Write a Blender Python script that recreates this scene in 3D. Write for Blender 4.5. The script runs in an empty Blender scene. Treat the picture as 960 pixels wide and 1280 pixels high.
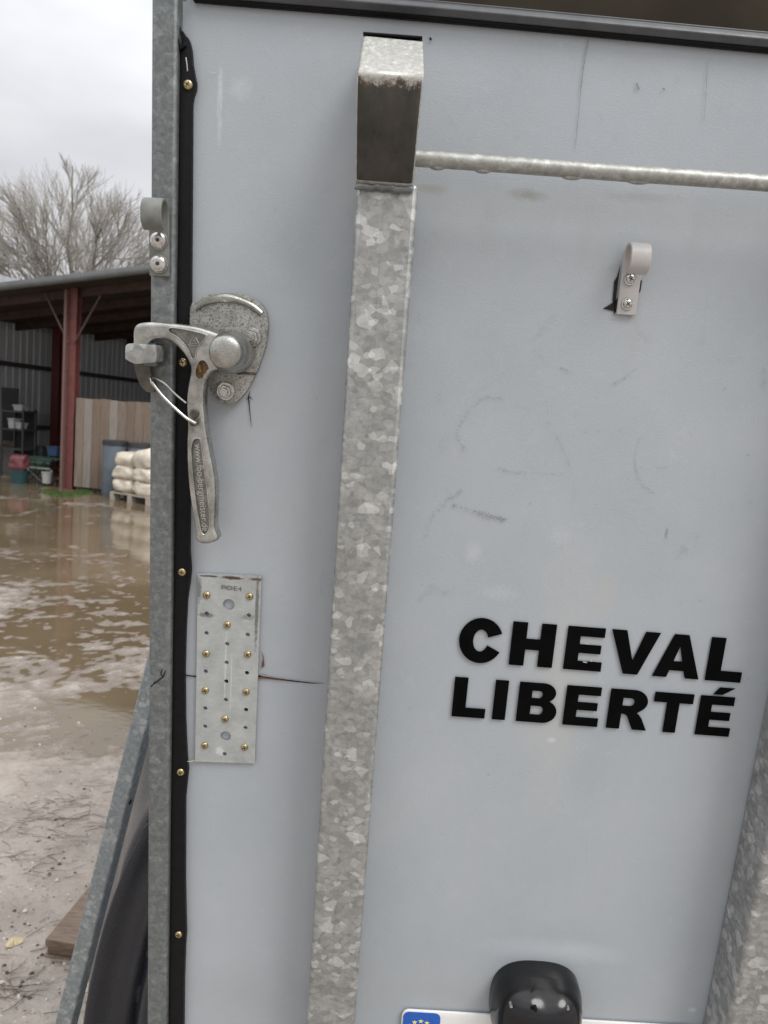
import bpy, bmesh, math, random
from mathutils import Vector, Matrix, noise
from mathutils.geometry import tessellate_polygon
random.seed(7)
R = math.radians
sc = bpy.context.scene
col = sc.collection

# ------------------------------------------------------------------ camera geometry
F = 960.0
ROLL, PITCH, TILT = R(4.2), R(6.4), R(6.3)      # camera roll and pitch, overhang of the trailer's rear
D0 = 0.70                                       # camera to the ramp face
CAM = Vector((0, 0, 1.6))
cr, sr = math.cos(ROLL), math.sin(ROLL)
cp, sp = math.cos(PITCH), math.sin(PITCH)
ct, st = math.cos(TILT), math.sin(TILT)
HL = (1.6 + st * D0) / ct
T_MAT = Matrix.Translation(CAM + Vector((0, ct, st)) * D0 - Vector((0, -st, ct)) * HL) @ Matrix.Rotation(TILT, 4, 'X')

def ray(px, py, p):
    a = (px - 480) / F; b = (py - 640) / F
    a1 = a * cr + b * sr; b1 = -a * sr + b * cr
    return a1, math.cos(p) - b1 * math.sin(p), -math.sin(p) - b1 * math.cos(p)

def L(px, py, v=0.0):
    """photo position -> trailer coordinates (x right, y inward, z up), v metres proud of the ramp"""
    x, y, z = ray(px, py, PITCH + TILT)
    s = (D0 - v) / y
    return Vector((x * s, -v, z * s + HL))

def G(px, py, h=0.0):
    """photo position -> point on the ground"""
    x, y, z = ray(px, py, PITCH)
    s = (h - 1.6) / z
    return Vector((x * s, y * s, h))

def W(px, py, dist):
    x, y, z = ray(px, py, PITCH)
    s = dist / y
    return Vector((x * s, dist, 1.6 + z * s))

# ------------------------------------------------------------------ materials
class NT:
    def __init__(s, name):
        s.m = bpy.data.materials.new(name); s.m.use_nodes = True
        s.t = s.m.node_tree; s.t.nodes.clear()
        s.out = s.n('ShaderNodeOutputMaterial'); s.b = s.n('ShaderNodeBsdfPrincipled')
        s.t.links.new(s.b.outputs[0], s.out.inputs[0])
        s.tc = s.n('ShaderNodeTexCoord')
    def n(s, k, **kw):
        x = s.t.nodes.new(k)
        for a, v in kw.items(): setattr(x, a, v)
        return x
    def put(s, sock, v):
        if hasattr(v, 'is_linked') or hasattr(v, 'links'): s.t.links.new(v, sock)
        elif isinstance(v, (tuple, list)) and len(v) == 3 and sock.type == 'RGBA': sock.default_value = (*v, 1)
        else: sock.default_value = v
    def noise(s, scale, detail=4, rough=.55, dist=0, vec=None, stretch=None):
        x = s.n('ShaderNodeTexNoise')
        x.inputs['Scale'].default_value = scale; x.inputs['Detail'].default_value = detail
        x.inputs['Roughness'].default_value = rough; x.inputs['Distortion'].default_value = dist
        s.t.links.new(s.vec(stretch, vec), x.inputs['Vector']); return x.outputs[0]
    def vec(s, stretch=None, vec=None):
        v = vec or s.tc.outputs['Object']
        if stretch:
            m = s.n('ShaderNodeMapping'); m.inputs['Scale'].default_value = stretch
            s.t.links.new(v, m.inputs['Vector']); return m.outputs[0]
        return v
    def ramp(s, fac, stops, mode='LINEAR'):
        r = s.n('ShaderNodeValToRGB'); r.color_ramp.interpolation = mode
        e = r.color_ramp.elements
        while len(e) < len(stops): e.new(.5)
        for i, (p, c) in enumerate(stops):
            e[i].position = p; e[i].color = (*(c if isinstance(c, (tuple, list)) else (c, c, c)), 1)
        s.t.links.new(fac, r.inputs[0]); return r.outputs[0]
    def mix(s, fac, a, b, mode='MIX'):
        x = s.n('ShaderNodeMix', data_type='RGBA', blend_type=mode)
        s.put(x.inputs[0], fac); s.put(x.inputs[6], a); s.put(x.inputs[7], b); return x.outputs[2]
    def math(s, op, a, b=0.0, clamp=False):
        x = s.n('ShaderNodeMath', operation=op, use_clamp=clamp)
        s.put(x.inputs[0], a); s.put(x.inputs[1], b); return x.outputs[0]
    def blob(s, c, size, soft=1.0, wob=0.3, wscale=60):
        """1 inside an uneven blot round c, 0 outside"""
        v = s.n('ShaderNodeVectorMath', operation='SUBTRACT'); s.t.links.new(s.tc.outputs['Object'], v.inputs[0]); v.inputs[1].default_value = c
        w = s.n('ShaderNodeVectorMath', operation='DIVIDE'); s.t.links.new(v.outputs[0], w.inputs[0]); w.inputs[1].default_value = (size[0], 1, size[1])
        z = s.n('ShaderNodeVectorMath', operation='MULTIPLY'); s.t.links.new(w.outputs[0], z.inputs[0]); z.inputs[1].default_value = (1, 0, 1)
        l = s.n('ShaderNodeVectorMath', operation='LENGTH'); s.t.links.new(z.outputs[0], l.inputs[0])
        q = s.math('ADD', l.outputs['Value'], s.math('MULTIPLY', s.math('SUBTRACT', s.noise(wscale, 5, .7), .5), wob * 4))
        return s.math('DIVIDE', s.math('SUBTRACT', 1.0, q), soft, True)
    def bump(s, h, strength=.3, dist=.002, prev=None):
        x = s.n('ShaderNodeBump'); x.inputs['Strength'].default_value = strength; x.inputs['Distance'].default_value = dist
        s.t.links.new(h, x.inputs['Height'])
        if prev: s.t.links.new(prev, x.inputs['Normal'])
        s.t.links.new(x.outputs[0], s.b.inputs['Normal']); return x.outputs[0]
    def set(s, **kw):
        for k, v in kw.items():
            s.put(s.b.inputs[{'col': 'Base Color', 'rough': 'Roughness', 'metal': 'Metallic', 'spec': 'Specular IOR Level', 'coat': 'Coat Weight', 'trans': 'Transmission Weight'}[k]], v)
        return s

def plain(name, c, rough=.5, metal=0, var=.25, scale=40, spec=.5, bump=.15, bd=.0008):
    m = NT(name)
    n = m.noise(scale, 6, .65)
    lo = tuple(x * (1 - var) for x in c); hi = tuple(min(1, x * (1 + var)) for x in c)
    m.set(col=m.ramp(n, [(.3, lo), (.7, hi)]), metal=metal, spec=spec,
          rough=m.ramp(m.noise(scale * 1.7, 4), [(.3, max(.02, rough - .08)), (.7, min(1, rough + .08))]))
    if bump: m.bump(m.noise(scale * 4, 4), bump, bd)
    return m.m

def galv(name, lo, mid, hi, scale=85, bright=.84, metal=.55, r0=.34, r1=.55, elong=(1, 1, 1.25), dirt=.35, mot=.25):
    m = NT(name)
    v = m.n('ShaderNodeTexVoronoi'); v.inputs['Scale'].default_value = scale; v.inputs['Randomness'].default_value = 1
    d = m.n('ShaderNodeVectorMath', operation='ADD')
    nz = m.n('ShaderNodeTexNoise'); nz.inputs['Scale'].default_value = scale * .7; nz.inputs['Detail'].default_value = 3
    m.t.links.new(m.vec(elong), nz.inputs['Vector'])
    sc_ = m.n('ShaderNodeVectorMath', operation='SCALE'); sc_.inputs['Scale'].default_value = .35 / scale
    m.t.links.new(nz.outputs['Color'], sc_.inputs[0])
    m.t.links.new(m.vec(elong), d.inputs[0]); m.t.links.new(sc_.outputs[0], d.inputs[1]); m.t.links.new(d.outputs[0], v.inputs['Vector'])
    sep = m.n('ShaderNodeSeparateColor'); m.t.links.new(v.outputs['Color'], sep.inputs[0])
    v2 = m.n('ShaderNodeTexVoronoi'); v2.inputs['Scale'].default_value = scale * 1.9; m.t.links.new(d.outputs[0], v2.inputs['Vector'])
    sep2 = m.n('ShaderNodeSeparateColor'); m.t.links.new(v2.outputs['Color'], sep2.inputs[0])
    big = m.noise(scale * .22, 2)
    f = m.math('ADD', sep.outputs[0], m.math('MULTIPLY', m.math('SUBTRACT', big, .5), .5))
    mh = tuple(.62 * a + .38 * b for a, b in zip(mid, hi))
    cc = m.ramp(f, [(.0, tuple(x * .92 for x in lo)), (.35, mid), (.6, lo), (.8, mid), (bright - .015, mh), (bright, hi)])
    c2 = m.ramp(sep2.outputs[1], [(0, tuple(x * .85 for x in lo)), (.5, mid), (.93, mh), (.96, hi)])
    cc = m.mix(.5, cc, c2)
    cc = m.mix(m.ramp(m.noise(26, 6, .7), [(.45, 0.0), (.75, dirt)]), cc, tuple(x * .45 for x in lo))
    cc = m.mix(mot, cc, m.ramp(m.noise(150, 6, .8), [(.28, tuple(x * .6 for x in lo)), (.5, mid), (.74, hi)]))
    m.set(col=cc, metal=metal, rough=m.ramp(f, [(.2, r1), (.85, r0)]))
    nb = m.bump(m.noise(300, 4, .6), .18, .0006)
    m.bump(sep.outputs[0], .08, .0004, nb)
    return m.m

M = {}
M['galv'] = galv('galvanised_spangle', (.25, .255, .25), (.34, .345, .335), (.76, .77, .75), 90, .91)
M['galv_dark'] = galv('galvanised_shaded', (.12, .131, .131), (.155, .168, .168), (.33, .35, .35), 130, .95, .45, .42, .55, mot=.55)  # galv made darker: side-lit tone of the corner posts put in the colour
M['galv_tube'] = galv('galvanised_tube', (.21, .235, .245), (.25, .275, .285), (.50, .52, .52), 110, .90, .5, .36, .5)
M['cast'] = NT('cast_zinc')
m = M['cast']
cc = m.ramp(m.noise(60, 6, .7), [(.3, (.24, .24, .22)), (.7, (.50, .50, .465))])
cc = m.mix(m.ramp(m.noise(900, 2, .8), [(.56, 0.0), (.66, .75)]), cc, (.10, .095, .08))
cc = m.mix(m.ramp(m.noise(35, 4, .6), [(.5, 0.0), (.72, .45)]), cc, (.16, .155, .13))
m.set(col=cc, metal=.9, rough=m.ramp(m.noise(200, 4), [(.3, .24), (.7, .40)])); m.bump(m.noise(700, 4, .6), .35, .0006); M['cast'] = m.m
m = NT('lever_zinc')
cc = m.ramp(m.noise(45, 6, .65), [(.3, (.19, .19, .175)), (.7, (.58, .58, .55))])
cc = m.mix(m.ramp(m.noise(700, 3, .8), [(.60, 0.0), (.70, .5)]), cc, (.12, .115, .10))
cc = m.mix(m.ramp(m.noise(28, 5, .65), [(.52, 0.0), (.72, .55)]), cc, (.15, .145, .12))
m.set(col=cc, metal=.9, rough=m.ramp(m.noise(120, 4), [(.3, .19), (.7, .33)])); m.bump(m.noise(500, 4, .6), .2, .0005); M['lever'] = m.m
m = NT('cast_zinc_speckled')
cc = m.ramp(m.noise(60, 6, .7), [(.3, (.26, .26, .24)), (.7, (.48, .48, .45))])
cc = m.mix(m.ramp(m.noise(620, 3, .85), [(.50, 0.0), (.60, .8)]), cc, (.09, .085, .075))
m.set(col=cc, metal=.6, rough=.48); m.bump(m.noise(700, 4, .6), .5, .0008); M['cast_spk'] = m.m
M['recess'] = plain('recess_zinc', (.20, .20, .18), .4, .8, .4, 200, bump=.3)
M['emb'] = plain('embossed_zinc', (.50, .50, .47), .3, .8, .1, 200, bump=0)
M['cast_dark'] = plain('cast_zinc_grimy', (.10, .09, .075), .5, .5, .4, 120)
M['rust'] = plain('rusty_grease', (.13, .07, .02), .45, .1, .7, 300, bump=.6, bd=.001)
M['brass'] = plain('yellow_zinc_screw', (.46, .37, .21), .26, .95, .3, 400, bump=0)
M['steel'] = plain('steel_screw', (.50, .49, .465), .26, .95, .3, 300, bump=0)
M['cross'] = plain('screw_recess', (.035, .025, .012), .7, 0, .4, 500)
M['chrome'] = plain('wire_steel', (.52, .51, .49), .24, 1, .2, 200, bump=0)
M['rubber'] = plain('black_rubber', (.006, .006, .0065), .5, 0, .3, 120, .16)
M['trim'] = plain('grey_rubber_trim', (.075, .08, .087), .42, 0, .2, 60, .5)
M['hook_w'] = plain('pale_grey_rubber', (.43, .415, .40), .42, 0, .08, 60, .4)
M['hook_g'] = plain('weathered_grey_rubber', (.17, .175, .16), .5, 0, .25, 90, .4)
M['blackgloss'] = plain('glossy_black_plastic', (.008, .008, .009), .16, 0, .2, 30, .4, .03)
M['fender'] = plain('black_fender_plastic', (.020, .023, .032), .27, 0, .12, 12, .6, 0)
M['letter'] = plain('black_vinyl', (.003, .003, .003), .6, 0, .3, 40, .03, .05)
M['plate_w'] = plain('white_reflective', (.78, .78, .76), .35, 0, .03, 60, .5, .02)
M['plate_b'] = plain('blue_reflective', (.01, .10, .45), .35, 0, .08, 60, .5, .02)
M['star'] = plain('yellow_star', (.85, .75, .25), .4, 0, .05, 60)
M['tear'] = plain('torn_black', (.006, .006, .006), .8, 0, .3, 300)
M['torn_wood'] = plain('torn_wood', (.15, .06, .035), .8, 0, .5, 400)
M['mark'] = plain('dark_scuff', (.20, .21, .22), .6, 0, .3, 300)
M['mark2'] = plain('faint_scuff', (.33, .352, .375), .6, 0, .3, 300)
M['mark3'] = plain('pale_scuff', (.50, .52, .54), .5, 0, .1, 300)
M['water_drop'] = NT('clear_water').set(col=(1, 1, 1), rough=.02, trans=1.0).m
M['side'] = plain('grey_side_wall', (.33, .35, .37), .4, 0, .06, 8)
M['tyre'] = plain('tyre_rubber', (.02, .02, .02), .7, 0, .3, 60)
M['rim'] = plain('wheel_steel', (.35, .35, .35), .4, .6, .1, 40)

# ramp panel: grey coated plywood with stains
m = NT('grey_coated_ramp')
base = m.ramp(m.noise(7, 5, .6), [(.3, (.345, .376, .405)), (.7, (.388, .416, .443))])
base = m.mix(m.ramp(m.noise(500, 2, .6, 0, stretch=None), [(.35, .07), (.65, 0.0)]), base, (.30, .32, .34))
base = m.mix(m.ramp(m.noise(22, 6, .75, 0, None, (1, 1, .35)), [(.48, 0.0), (.8, .30)]), base, (.34, .36, .37))
base = m.mix(m.ramp(m.noise(300, 6, .8, 0, None, (1, 1, 2.5)), [(.60, 0.0), (.72, .22)]), base, (.30, .31, .31))
base = m.mix(m.ramp(m.noise(55, 6, .8, 1.5, None, (1, 1, 1)), [(.56, 0.0), (.75, .22)]), base, (.52, .55, .57))
def stain(px, py, w, h, c, k, soft=.9, wob=.3, ws=60):
    global base
    base = m.mix(m.math('MULTIPLY', m.blob(tuple(L(px, py)), (w, h), soft, wob, ws), k), base, c)
stain(660, 244, .020, .006, (.20, .20, .14), .75, 1, .35, 140)
stain(540, 237, .018, .006, (.26, .26, .20), .6, 1, .35, 120)
stain(800, 246, .040, .006, (.26, .27, .24), .4, 1, .4, 90)
stain(745, 262, .25, .018, (.30, .32, .32), .35, 1, .3, 30)
stain(700, 860, .04, .16, (.47, .46, .42), .45, 1, .3, 20)
stain(700, 670, .014, .010, (.47, .50, .52), .28, .6, .9, 300)
stain(625, 741, .022, .010, (.48, .51, .53), .3, .7, .8, 300)
stain(592, 690, .010, .014, (.52, .55, .57), .3, .8, .4, 200)
stain(757, 742, .012, .026, (.42, .40, .37), .3, .4, .2, 80)
stain(610, 275, .012, .035, (.33, .35, .34), .3, 1, .3, 60)
stain(730, 300, .008, .05, (.33, .35, .35), .3, 1, .3, 60)
stain(870, 290, .010, .04, (.33, .35, .35), .3, 1, .3, 60)
stain(790, 430, .008, .03, (.35, .36, .36), .35, 1, .3, 60)
stain(285, 600, .010, .05, (.35, .37, .38), .35, 1, .3, 60)
stain(560, 1240, .2, .05, (.33, .34, .34), .35, 1, .5, 25)
stain(300, 1240, .08, .05, (.33, .34, .34), .3, 1, .5, 25)
stain(690, 1188, .085, .018, (.62, .65, .66), .3, .8, .15, 30)
stain(275, 130, .003, .035, (.62, .65, .68), .4, .6, .3, 120)
stain(300, 110, .012, .012, (.62, .65, .68), .25, 1, .5, 150)
stain(690, 925, .006, .004, (.63, .66, .68), .4, .8, .4, 200)
stain(865, 1262, .006, .004, (.66, .68, .70), .5, .8, .4, 200)
m.set(col=base, rough=m.ramp(m.noise(40, 5, .6), [(.3, .27), (.7, .42)]), spec=.5)
b1 = m.bump(m.noise(650, 4, .6, 0, None, (.6, 1, 1)), .32, .0006)
b2 = m.bump(m.noise(70, 4, .5), .10, .0012, b1)
M['ramp'] = m.m

m = NT('window_dark')
m.set(col=m.ramp(m.noise(9, 4), [(.35, (.030, .024, .016)), (.7, (.048, .040, .028))]), rough=m.ramp(m.noise(14, 3), [(.3, .12), (.7, .22)]), spec=.12)
m.bump(m.noise(4, 2), .2, .004)
M['pane'] = m.m

m = NT('perforated_zinc')
cc = m.ramp(m.noise(60, 6, .7), [(.3, (.34, .36, .355)), (.7, (.48, .50, .495))])
cc = m.mix(m.ramp(m.noise(260, 5, .7, 0, None, (.5, 1, 1.8)), [(.55, 0.0), (.72, .45)]), cc, (.62, .64, .63))
def pst(px, py, w, h, c, k, soft=.5, wob=.4, ws=260):
    global cc
    cc = m.mix(m.math('MULTIPLY', m.blob(tuple(L(px, py)), (w, h), soft, wob, ws), k), cc, c)
pst(290, 720.5, .013, .0022, (.07, .035, .02), .95); pst(320, 722.5, .008, .0020, (.11, .04, .03), .9); pst(262, 718.5, .012, .0012, (.05, .05, .045), .9)
pst(250, 735, .003, .016, (.13, .13, .12), .8); pst(322, 760, .0022, .045, (.12, .12, .115), .8)
pst(285, 733, .010, .0030, (.12, .11, .10), .6, .8); pst(259, 767, .010, .0028, (.10, .095, .085), .7); pst(312, 770, .008, .0035, (.16, .155, .15), .5)
pst(283, 830, .0010, .045, (.60, .62, .61), .7); pst(290, 850, .0008, .04, (.60, .62, .61), .6); pst(276, 936, .005, .006, (.66, .68, .67), .7)
m.set(col=cc, metal=.35, rough=m.ramp(m.noise(150, 4), [(.3, .4), (.7, .55)])); m.bump(m.noise(250, 5, .7), .2, .0006); M['perf'] = m.m

# hook bracket: clean bright upper face, lower face painted dark for grime and downward-facing shade, rusted bend
EDGE_Z = L(487, 92, .094).z
def bracket_mat(name, lower):
    m = NT(name)
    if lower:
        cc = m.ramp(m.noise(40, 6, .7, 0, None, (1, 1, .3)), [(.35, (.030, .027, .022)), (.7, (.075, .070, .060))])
    else:
        cc = m.ramp(m.noise(230, 5, .75), [(.35, (.33, .33, .30)), (.55, (.45, .45, .42)), (.72, (.72, .72, .69))])
    sep = m.n('ShaderNodeSeparateXYZ'); m.t.links.new(m.tc.outputs['Object'], sep.inputs[0])
    dz = m.math('SUBTRACT', EDGE_Z, sep.outputs[2])
    wob = m.math('MULTIPLY', m.math('SUBTRACT', m.noise(190, 6, .8), .5), .030)
    d2 = m.math('ADD', dz, wob)
    rust = m.ramp(m.math('MULTIPLY', d2, 60), [(0, 0.0), (.06, 0.0), (.16, 1.0), (.34, 1.0), (.52, 0.0)])
    clean = m.ramp(m.math('MULTIPLY', d2, 60), [(.22, 1.0), (.42, 0.0)])
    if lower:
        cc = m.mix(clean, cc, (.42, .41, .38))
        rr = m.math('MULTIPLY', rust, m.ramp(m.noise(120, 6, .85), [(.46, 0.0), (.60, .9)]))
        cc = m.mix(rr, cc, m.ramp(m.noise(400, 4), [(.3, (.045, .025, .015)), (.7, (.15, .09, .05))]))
    m.set(col=cc, metal=.25 if lower else .45, rough=.55 if lower else .45); m.bump(m.noise(260, 5, .7), .35, .001)
    return m.m
M['br_up'] = bracket_mat('bracket_upper_zinc', False); M['br_lo'] = bracket_mat('bracket_lower_grime_shade', True)

# ------------------------------------------------------------------ builders
class MB:
    def __init__(s): s.v = []; s.f = []; s.mi = []
    def add(s, vs, fs, mi=0):
        o = len(s.v); s.v += [tuple(v) for v in vs]; s.f += [tuple(i + o for i in f) for f in fs]; s.mi += [mi] * len(fs); return s
    def box(s, a, b, mi=0, M4=None):
        x0, y0, z0 = a; x1, y1, z1 = b
        vs = [Vector(p) for p in ((x0,y0,z0),(x1,y0,z0),(x1,y1,z0),(x0,y1,z0),(x0,y0,z1),(x1,y0,z1),(x1,y1,z1),(x0,y1,z1))]
        if M4: vs = [M4 @ v for v in vs]
        return s.add(vs, [(0,3,2,1),(4,5,6,7),(0,1,5,4),(1,2,6,5),(2,3,7,6),(3,0,4,7)], mi)
    def tube(s, pts, r, n=8, mi=0, cap=True):
        pts = [Vector(p) for p in pts]; rs = r if isinstance(r, (list, tuple)) else [r] * len(pts)
        vs = []; fs = []; up = None
        for i, p in enumerate(pts):
            d = (pts[min(i + 1, len(pts) - 1)] - pts[max(i - 1, 0)]).normalized()
            if up is None: up = d.orthogonal().normalized()
            up = (up - d * up.dot(d)).normalized(); q = d.cross(up)
            for k in range(n):
                a = 2 * math.pi * k / n; vs.append(p + (up * math.cos(a) + q * math.sin(a)) * rs[i])
        for i in range(len(pts) - 1):
            for k in range(n):
                k2 = (k + 1) % n; fs.append((i*n+k, i*n+k2, (i+1)*n+k2, (i+1)*n+k))
        if cap: fs += [tuple(range(n - 1, -1, -1)), tuple((len(pts)-1)*n + k for k in range(n))]
        return s.add(vs, fs, mi)
    def lathe(s, c, axis, prof, n=24, mi=0, cap=True):
        axis = Vector(axis).normalized(); u = axis.orthogonal().normalized(); w = axis.cross(u); c = Vector(c)
        vs = []; fs = []
        for (r, h) in prof:
            for k in range(n):
                a = 2 * math.pi * k / n; vs.append(c + axis * h + (u * math.cos(a) + w * math.sin(a)) * r)
        for i in range(len(prof) - 1):
            for k in range(n):
                k2 = (k + 1) % n; fs.append((i*n+k, i*n+k2, (i+1)*n+k2, (i+1)*n+k))
        if cap: fs += [tuple(range(n - 1, -1, -1)), tuple((len(prof)-1)*n + k for k in range(n))]
        return s.add(vs, fs, mi)
    def build(s, name, mats, parent=None, smooth=False, bevel=0, seg=2, angle=35, matrix=None):
        me = bpy.data.meshes.new(name); me.from_pydata(s.v, [], s.f)
        if not isinstance(mats, (list, tuple)): mats = [mats]
        for x in mats: me.materials.append(x)
        me.polygons.foreach_set('material_index', s.mi)
        bm = bmesh.new(); bm.from_mesh(me); bmesh.ops.recalc_face_normals(bm, faces=bm.faces); bm.to_mesh(me); bm.free()
        if smooth: me.shade_smooth(); me.set_sharp_from_angle(angle=R(angle))
        o = bpy.data.objects.new(name, me); col.objects.link(o)
        if parent: o.parent = parent
        if matrix: o.matrix_basis = matrix
        if bevel:
            b = o.modifiers.new('edge', 'BEVEL'); b.width = bevel; b.segments = seg; b.limit_method = 'ANGLE'; b.angle_limit = R(40)
            if not smooth: me.shade_smooth(); me.set_sharp_from_angle(angle=R(50))
            b.harden_normals = False
        return o

def tag(o, label=None, cat=None, group=None, kind=None):
    for k, v in (('label', label), ('category', cat), ('group', group), ('kind', kind)):
        if v: o[k] = v
    return o
def empty(name, mat=None, loc=None):
    o = bpy.data.objects.new(name, None); col.objects.link(o); o.empty_display_size = .1
    if mat: o.matrix_basis = mat
    if loc: o.location = loc
    return o
def smooth_loop(pts, sub=4, closed=True):
    n = len(pts); out = []
    for i in range(n if closed else n - 1):
        g = lambda k: Vector(pts[k % n]) if closed else Vector(pts[max(0, min(n - 1, k))])
        a, b, c, d = g(i - 1), g(i), g(i + 1), g(i + 2)
        for k in range(sub):
            t = k / sub
            out.append(.5 * ((2*b) + (c - a)*t + (2*a - 5*b + 4*c - d)*t*t + (3*b - a - 3*c + d)*t**3))
    if not closed: out.append(Vector(pts[-1]))
    return out

def inset(lp, d):
    n = len(lp); ar = sum(lp[i][0]*lp[(i+1) % n][1] - lp[(i+1) % n][0]*lp[i][1] for i in range(n)); sg = 1 if ar > 0 else -1; out = []
    for i in range(n):
        a, b, c = Vector(lp[i-1]), Vector(lp[i]), Vector(lp[(i+1) % n])
        t = ((b - a).normalized() + (c - b).normalized())
        t = t.normalized() if t.length > 1e-6 else (c - b).normalized()
        out.append((b.x - t.y * d * sg, b.y + t.x * d * sg))
    return out
def round_slab(mb, outline, v0, v1, rad, recesses=(), depth=.003, rmi=None):
    """slab whose front edge is rounded over by rad"""
    N = 5; lay = [(v0, 0)] + [(v1 - rad * (1 - math.sin(math.pi/2*k/N)), rad * (1 - math.cos(math.pi/2*k/N))) for k in range(N + 1)]
    loops = [[Vector((p[0], -v, p[1])) for p in inset(outline, d)] for v, d in lay]; n = len(outline)
    mb.add([q for l_ in loops for q in l_], [(i*n+k, i*n+(k+1) % n, (i+1)*n+(k+1) % n, (i+1)*n+k) for i in range(N+1) for k in range(n)])
    slab(mb, inset(outline, rad), v1 - .0001, v1, recesses, depth, (), 0, rmi, back=False)
def slab(mb, outline, v0, v1, recesses=(), depth=.003, holes=(), mi=0, rmi=None, back=True):
    """outline traced in trailer coordinates (x,z lists at the front face) pulled from v1 (front) back to v0; recesses are sunk, holes go through"""
    loops = [outline] + list(recesses) + list(holes)
    front = [[Vector((p[0], -v1, p[1])) for p in lp] for lp in loops]
    flat = [q for lp in front for q in lp]
    tris = tessellate_polygon([[Vector((q.x, q.z, 0)) for q in lp] for lp in front])
    mb.add(flat, tris, mi)
    def wall(lp, a, b, m_):
        n = len(lp); vs = [Vector((p[0], -a, p[1])) for p in lp] + [Vector((p[0], -b, p[1])) for p in lp]
        mb.add(vs, [(k, (k+1) % n, n + (k+1) % n, n + k) for k in range(n)], m_)
    def capf(lp, v, m_, hs=()):
        vs = [[Vector((p[0], -v, p[1])) for p in l_] for l_ in [lp] + list(hs)]
        t = tessellate_polygon([[Vector((q.x, q.z, 0)) for q in l_] for l_ in vs])
        mb.add([q for l_ in vs for q in l_], t, m_)
    wall(outline, v1, v0, mi)
    if back: capf(outline, v0, mi, holes)
    for i, r in enumerate(recesses):
        ii = rmi[i] if rmi else mi
        wall(r, v1, v1 - depth, mi); capf(r, v1 - depth, ii)
    for h in holes: wall(h, v1, v0, mi)
def weld(o, d=1e-5):
    bm = bmesh.new(); bm.from_mesh(o.data); bmesh.ops.remove_doubles(bm, verts=bm.verts, dist=d)
    bmesh.ops.recalc_face_normals(bm, faces=bm.faces); bm.to_mesh(o.data); bm.free(); return o
def tr(pts, ox, oy, s, v):
    return [(lambda q: (q.x, q.z))(L(x / s + ox, y / s + oy, v)) for x, y in pts]
def circ(cx, cz, r, n=20): return [(cx + r * math.cos(2*math.pi*k/n), cz + r * math.sin(2*math.pi*k/n)) for k in range(n)]

# ================================================================== TRAILER
trailer = empty('horse_trailer', T_MAT)
tag(trailer, 'grey horse trailer seen from its closed rear ramp, galvanised posts and black lettering', 'trailer')
XL, XR = -.203, 1.42         # ramp edges
ZB = .42                     # ramp bottom
top_pts = [(243, 3), (300, 8), (400, 16), (545, 28), (740, 46), (960, 67)]
tl = [L(x, y) for x, y in top_pts]
def top_z(x):
    for a, b in zip(tl, tl[1:]):
        if x <= b.x or b is tl[-1]:
            return a.z + (b.z - a.z) * (x - a.x) / (b.x - a.x) if x < .7 else tl[-1].z - .004
    return tl[-1].z
# ramp face, gently uneven
mb = MB(); nx, nz = 130, 110
xs = [XL + (XR - XL) * i / nx for i in range(nx + 1)]
vs = []
for j in range(nz + 1):
    for x in xs:
        zt = top_z(x) ; z = ZB + (zt - ZB) * j / nz
        y = .0012 * noise.noise(Vector((x * 3.1, 0, z * 2.3))) + .0004 * noise.noise(Vector((x * 14, 3, z * 11)))
        vs.append((x, y, z))
fs = [(j*(nx+1)+i, j*(nx+1)+i+1, (j+1)*(nx+1)+i+1, (j+1)*(nx+1)+i) for j in range(nz) for i in range(nx)]
mb.add(vs, fs)
# rim back to the body
ring = [j*(nx+1) for j in range(nz, -1, -1)] + list(range(1, nx+1)) + [j*(nx+1)+nx for j in range(1, nz+1)] + [nz*(nx+1)+i for i in range(nx-1, 0, -1)]
rv = [Vector(vs[i]) for i in ring]; n = len(rv)
mb.add(rv + [v + Vector((0, .03, 0)) for v in rv], [(k, (k+1) % n, n+(k+1) % n, n+k) for k in range(n)])
mb.add([v + Vector((0, .03, 0)) for v in rv], [tuple(range(n))])
# marks (dotted scuffs, hairline cracks, tears) as extra faces of the ramp skin
def strip(pts, w, mi, v=.0016):
    p = [L(x, y) for x, y in pts]; a = []; b = []
    for i, q in enumerate(p):
        d = (p[min(i+1, len(p)-1)] - p[max(i-1, 0)]).normalized(); nn = Vector((-d.z, 0, d.x))
        ww = (w[i] if isinstance(w, (list, tuple)) else w) / 2
        a.append(Vector((q.x, -v, q.z)) + nn * ww); b.append(Vector((q.x, -v, q.z)) - nn * ww)
    m_ = len(p); mb.add(a + b, [(k, k+1, m_+k+1, m_+k) for k in range(m_-1)], mi)
def poly(pts, mi, v=.0016):
    q = [L(x, y) for x, y in pts]; q = [Vector((p.x, -v, p.z)) for p in q]
    mb.add(q, tessellate_polygon([[Vector((p.x, p.z, 0)) for p in q]]), mi)
def dots(pts, density, spread, mi, size=.0007):
    pp = smooth_loop([(x, y, 0) for x, y in pts], 14, False)
    for q in pp:
        for _ in range(density):
            if random.random() < .45: continue
            x = q.x + random.gauss(0, spread); y = q.y + random.gauss(0, spread)
            l_ = random.uniform(.5, 1.7) * size * 1100; a = random.uniform(-.5, .9)
            strip([(x, y), (x + l_ * math.cos(a), y + l_ * math.sin(a))], size * random.uniform(.5, 1.1), mi)
def Z4(pts): return [(480 + x/2, 400 + y/2) for x, y in pts]
def thin(pts, w, mi, jit=.6):
    pp = smooth_loop([(x, y, 0) for x, y in pts], 8, False)
    strip([(q.x + random.uniform(-jit, jit), q.y + random.uniform(-jit, jit)) for q in pp], [w * random.choice((.05, .05, .3, .6)) for _ in pp], mi)
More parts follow.
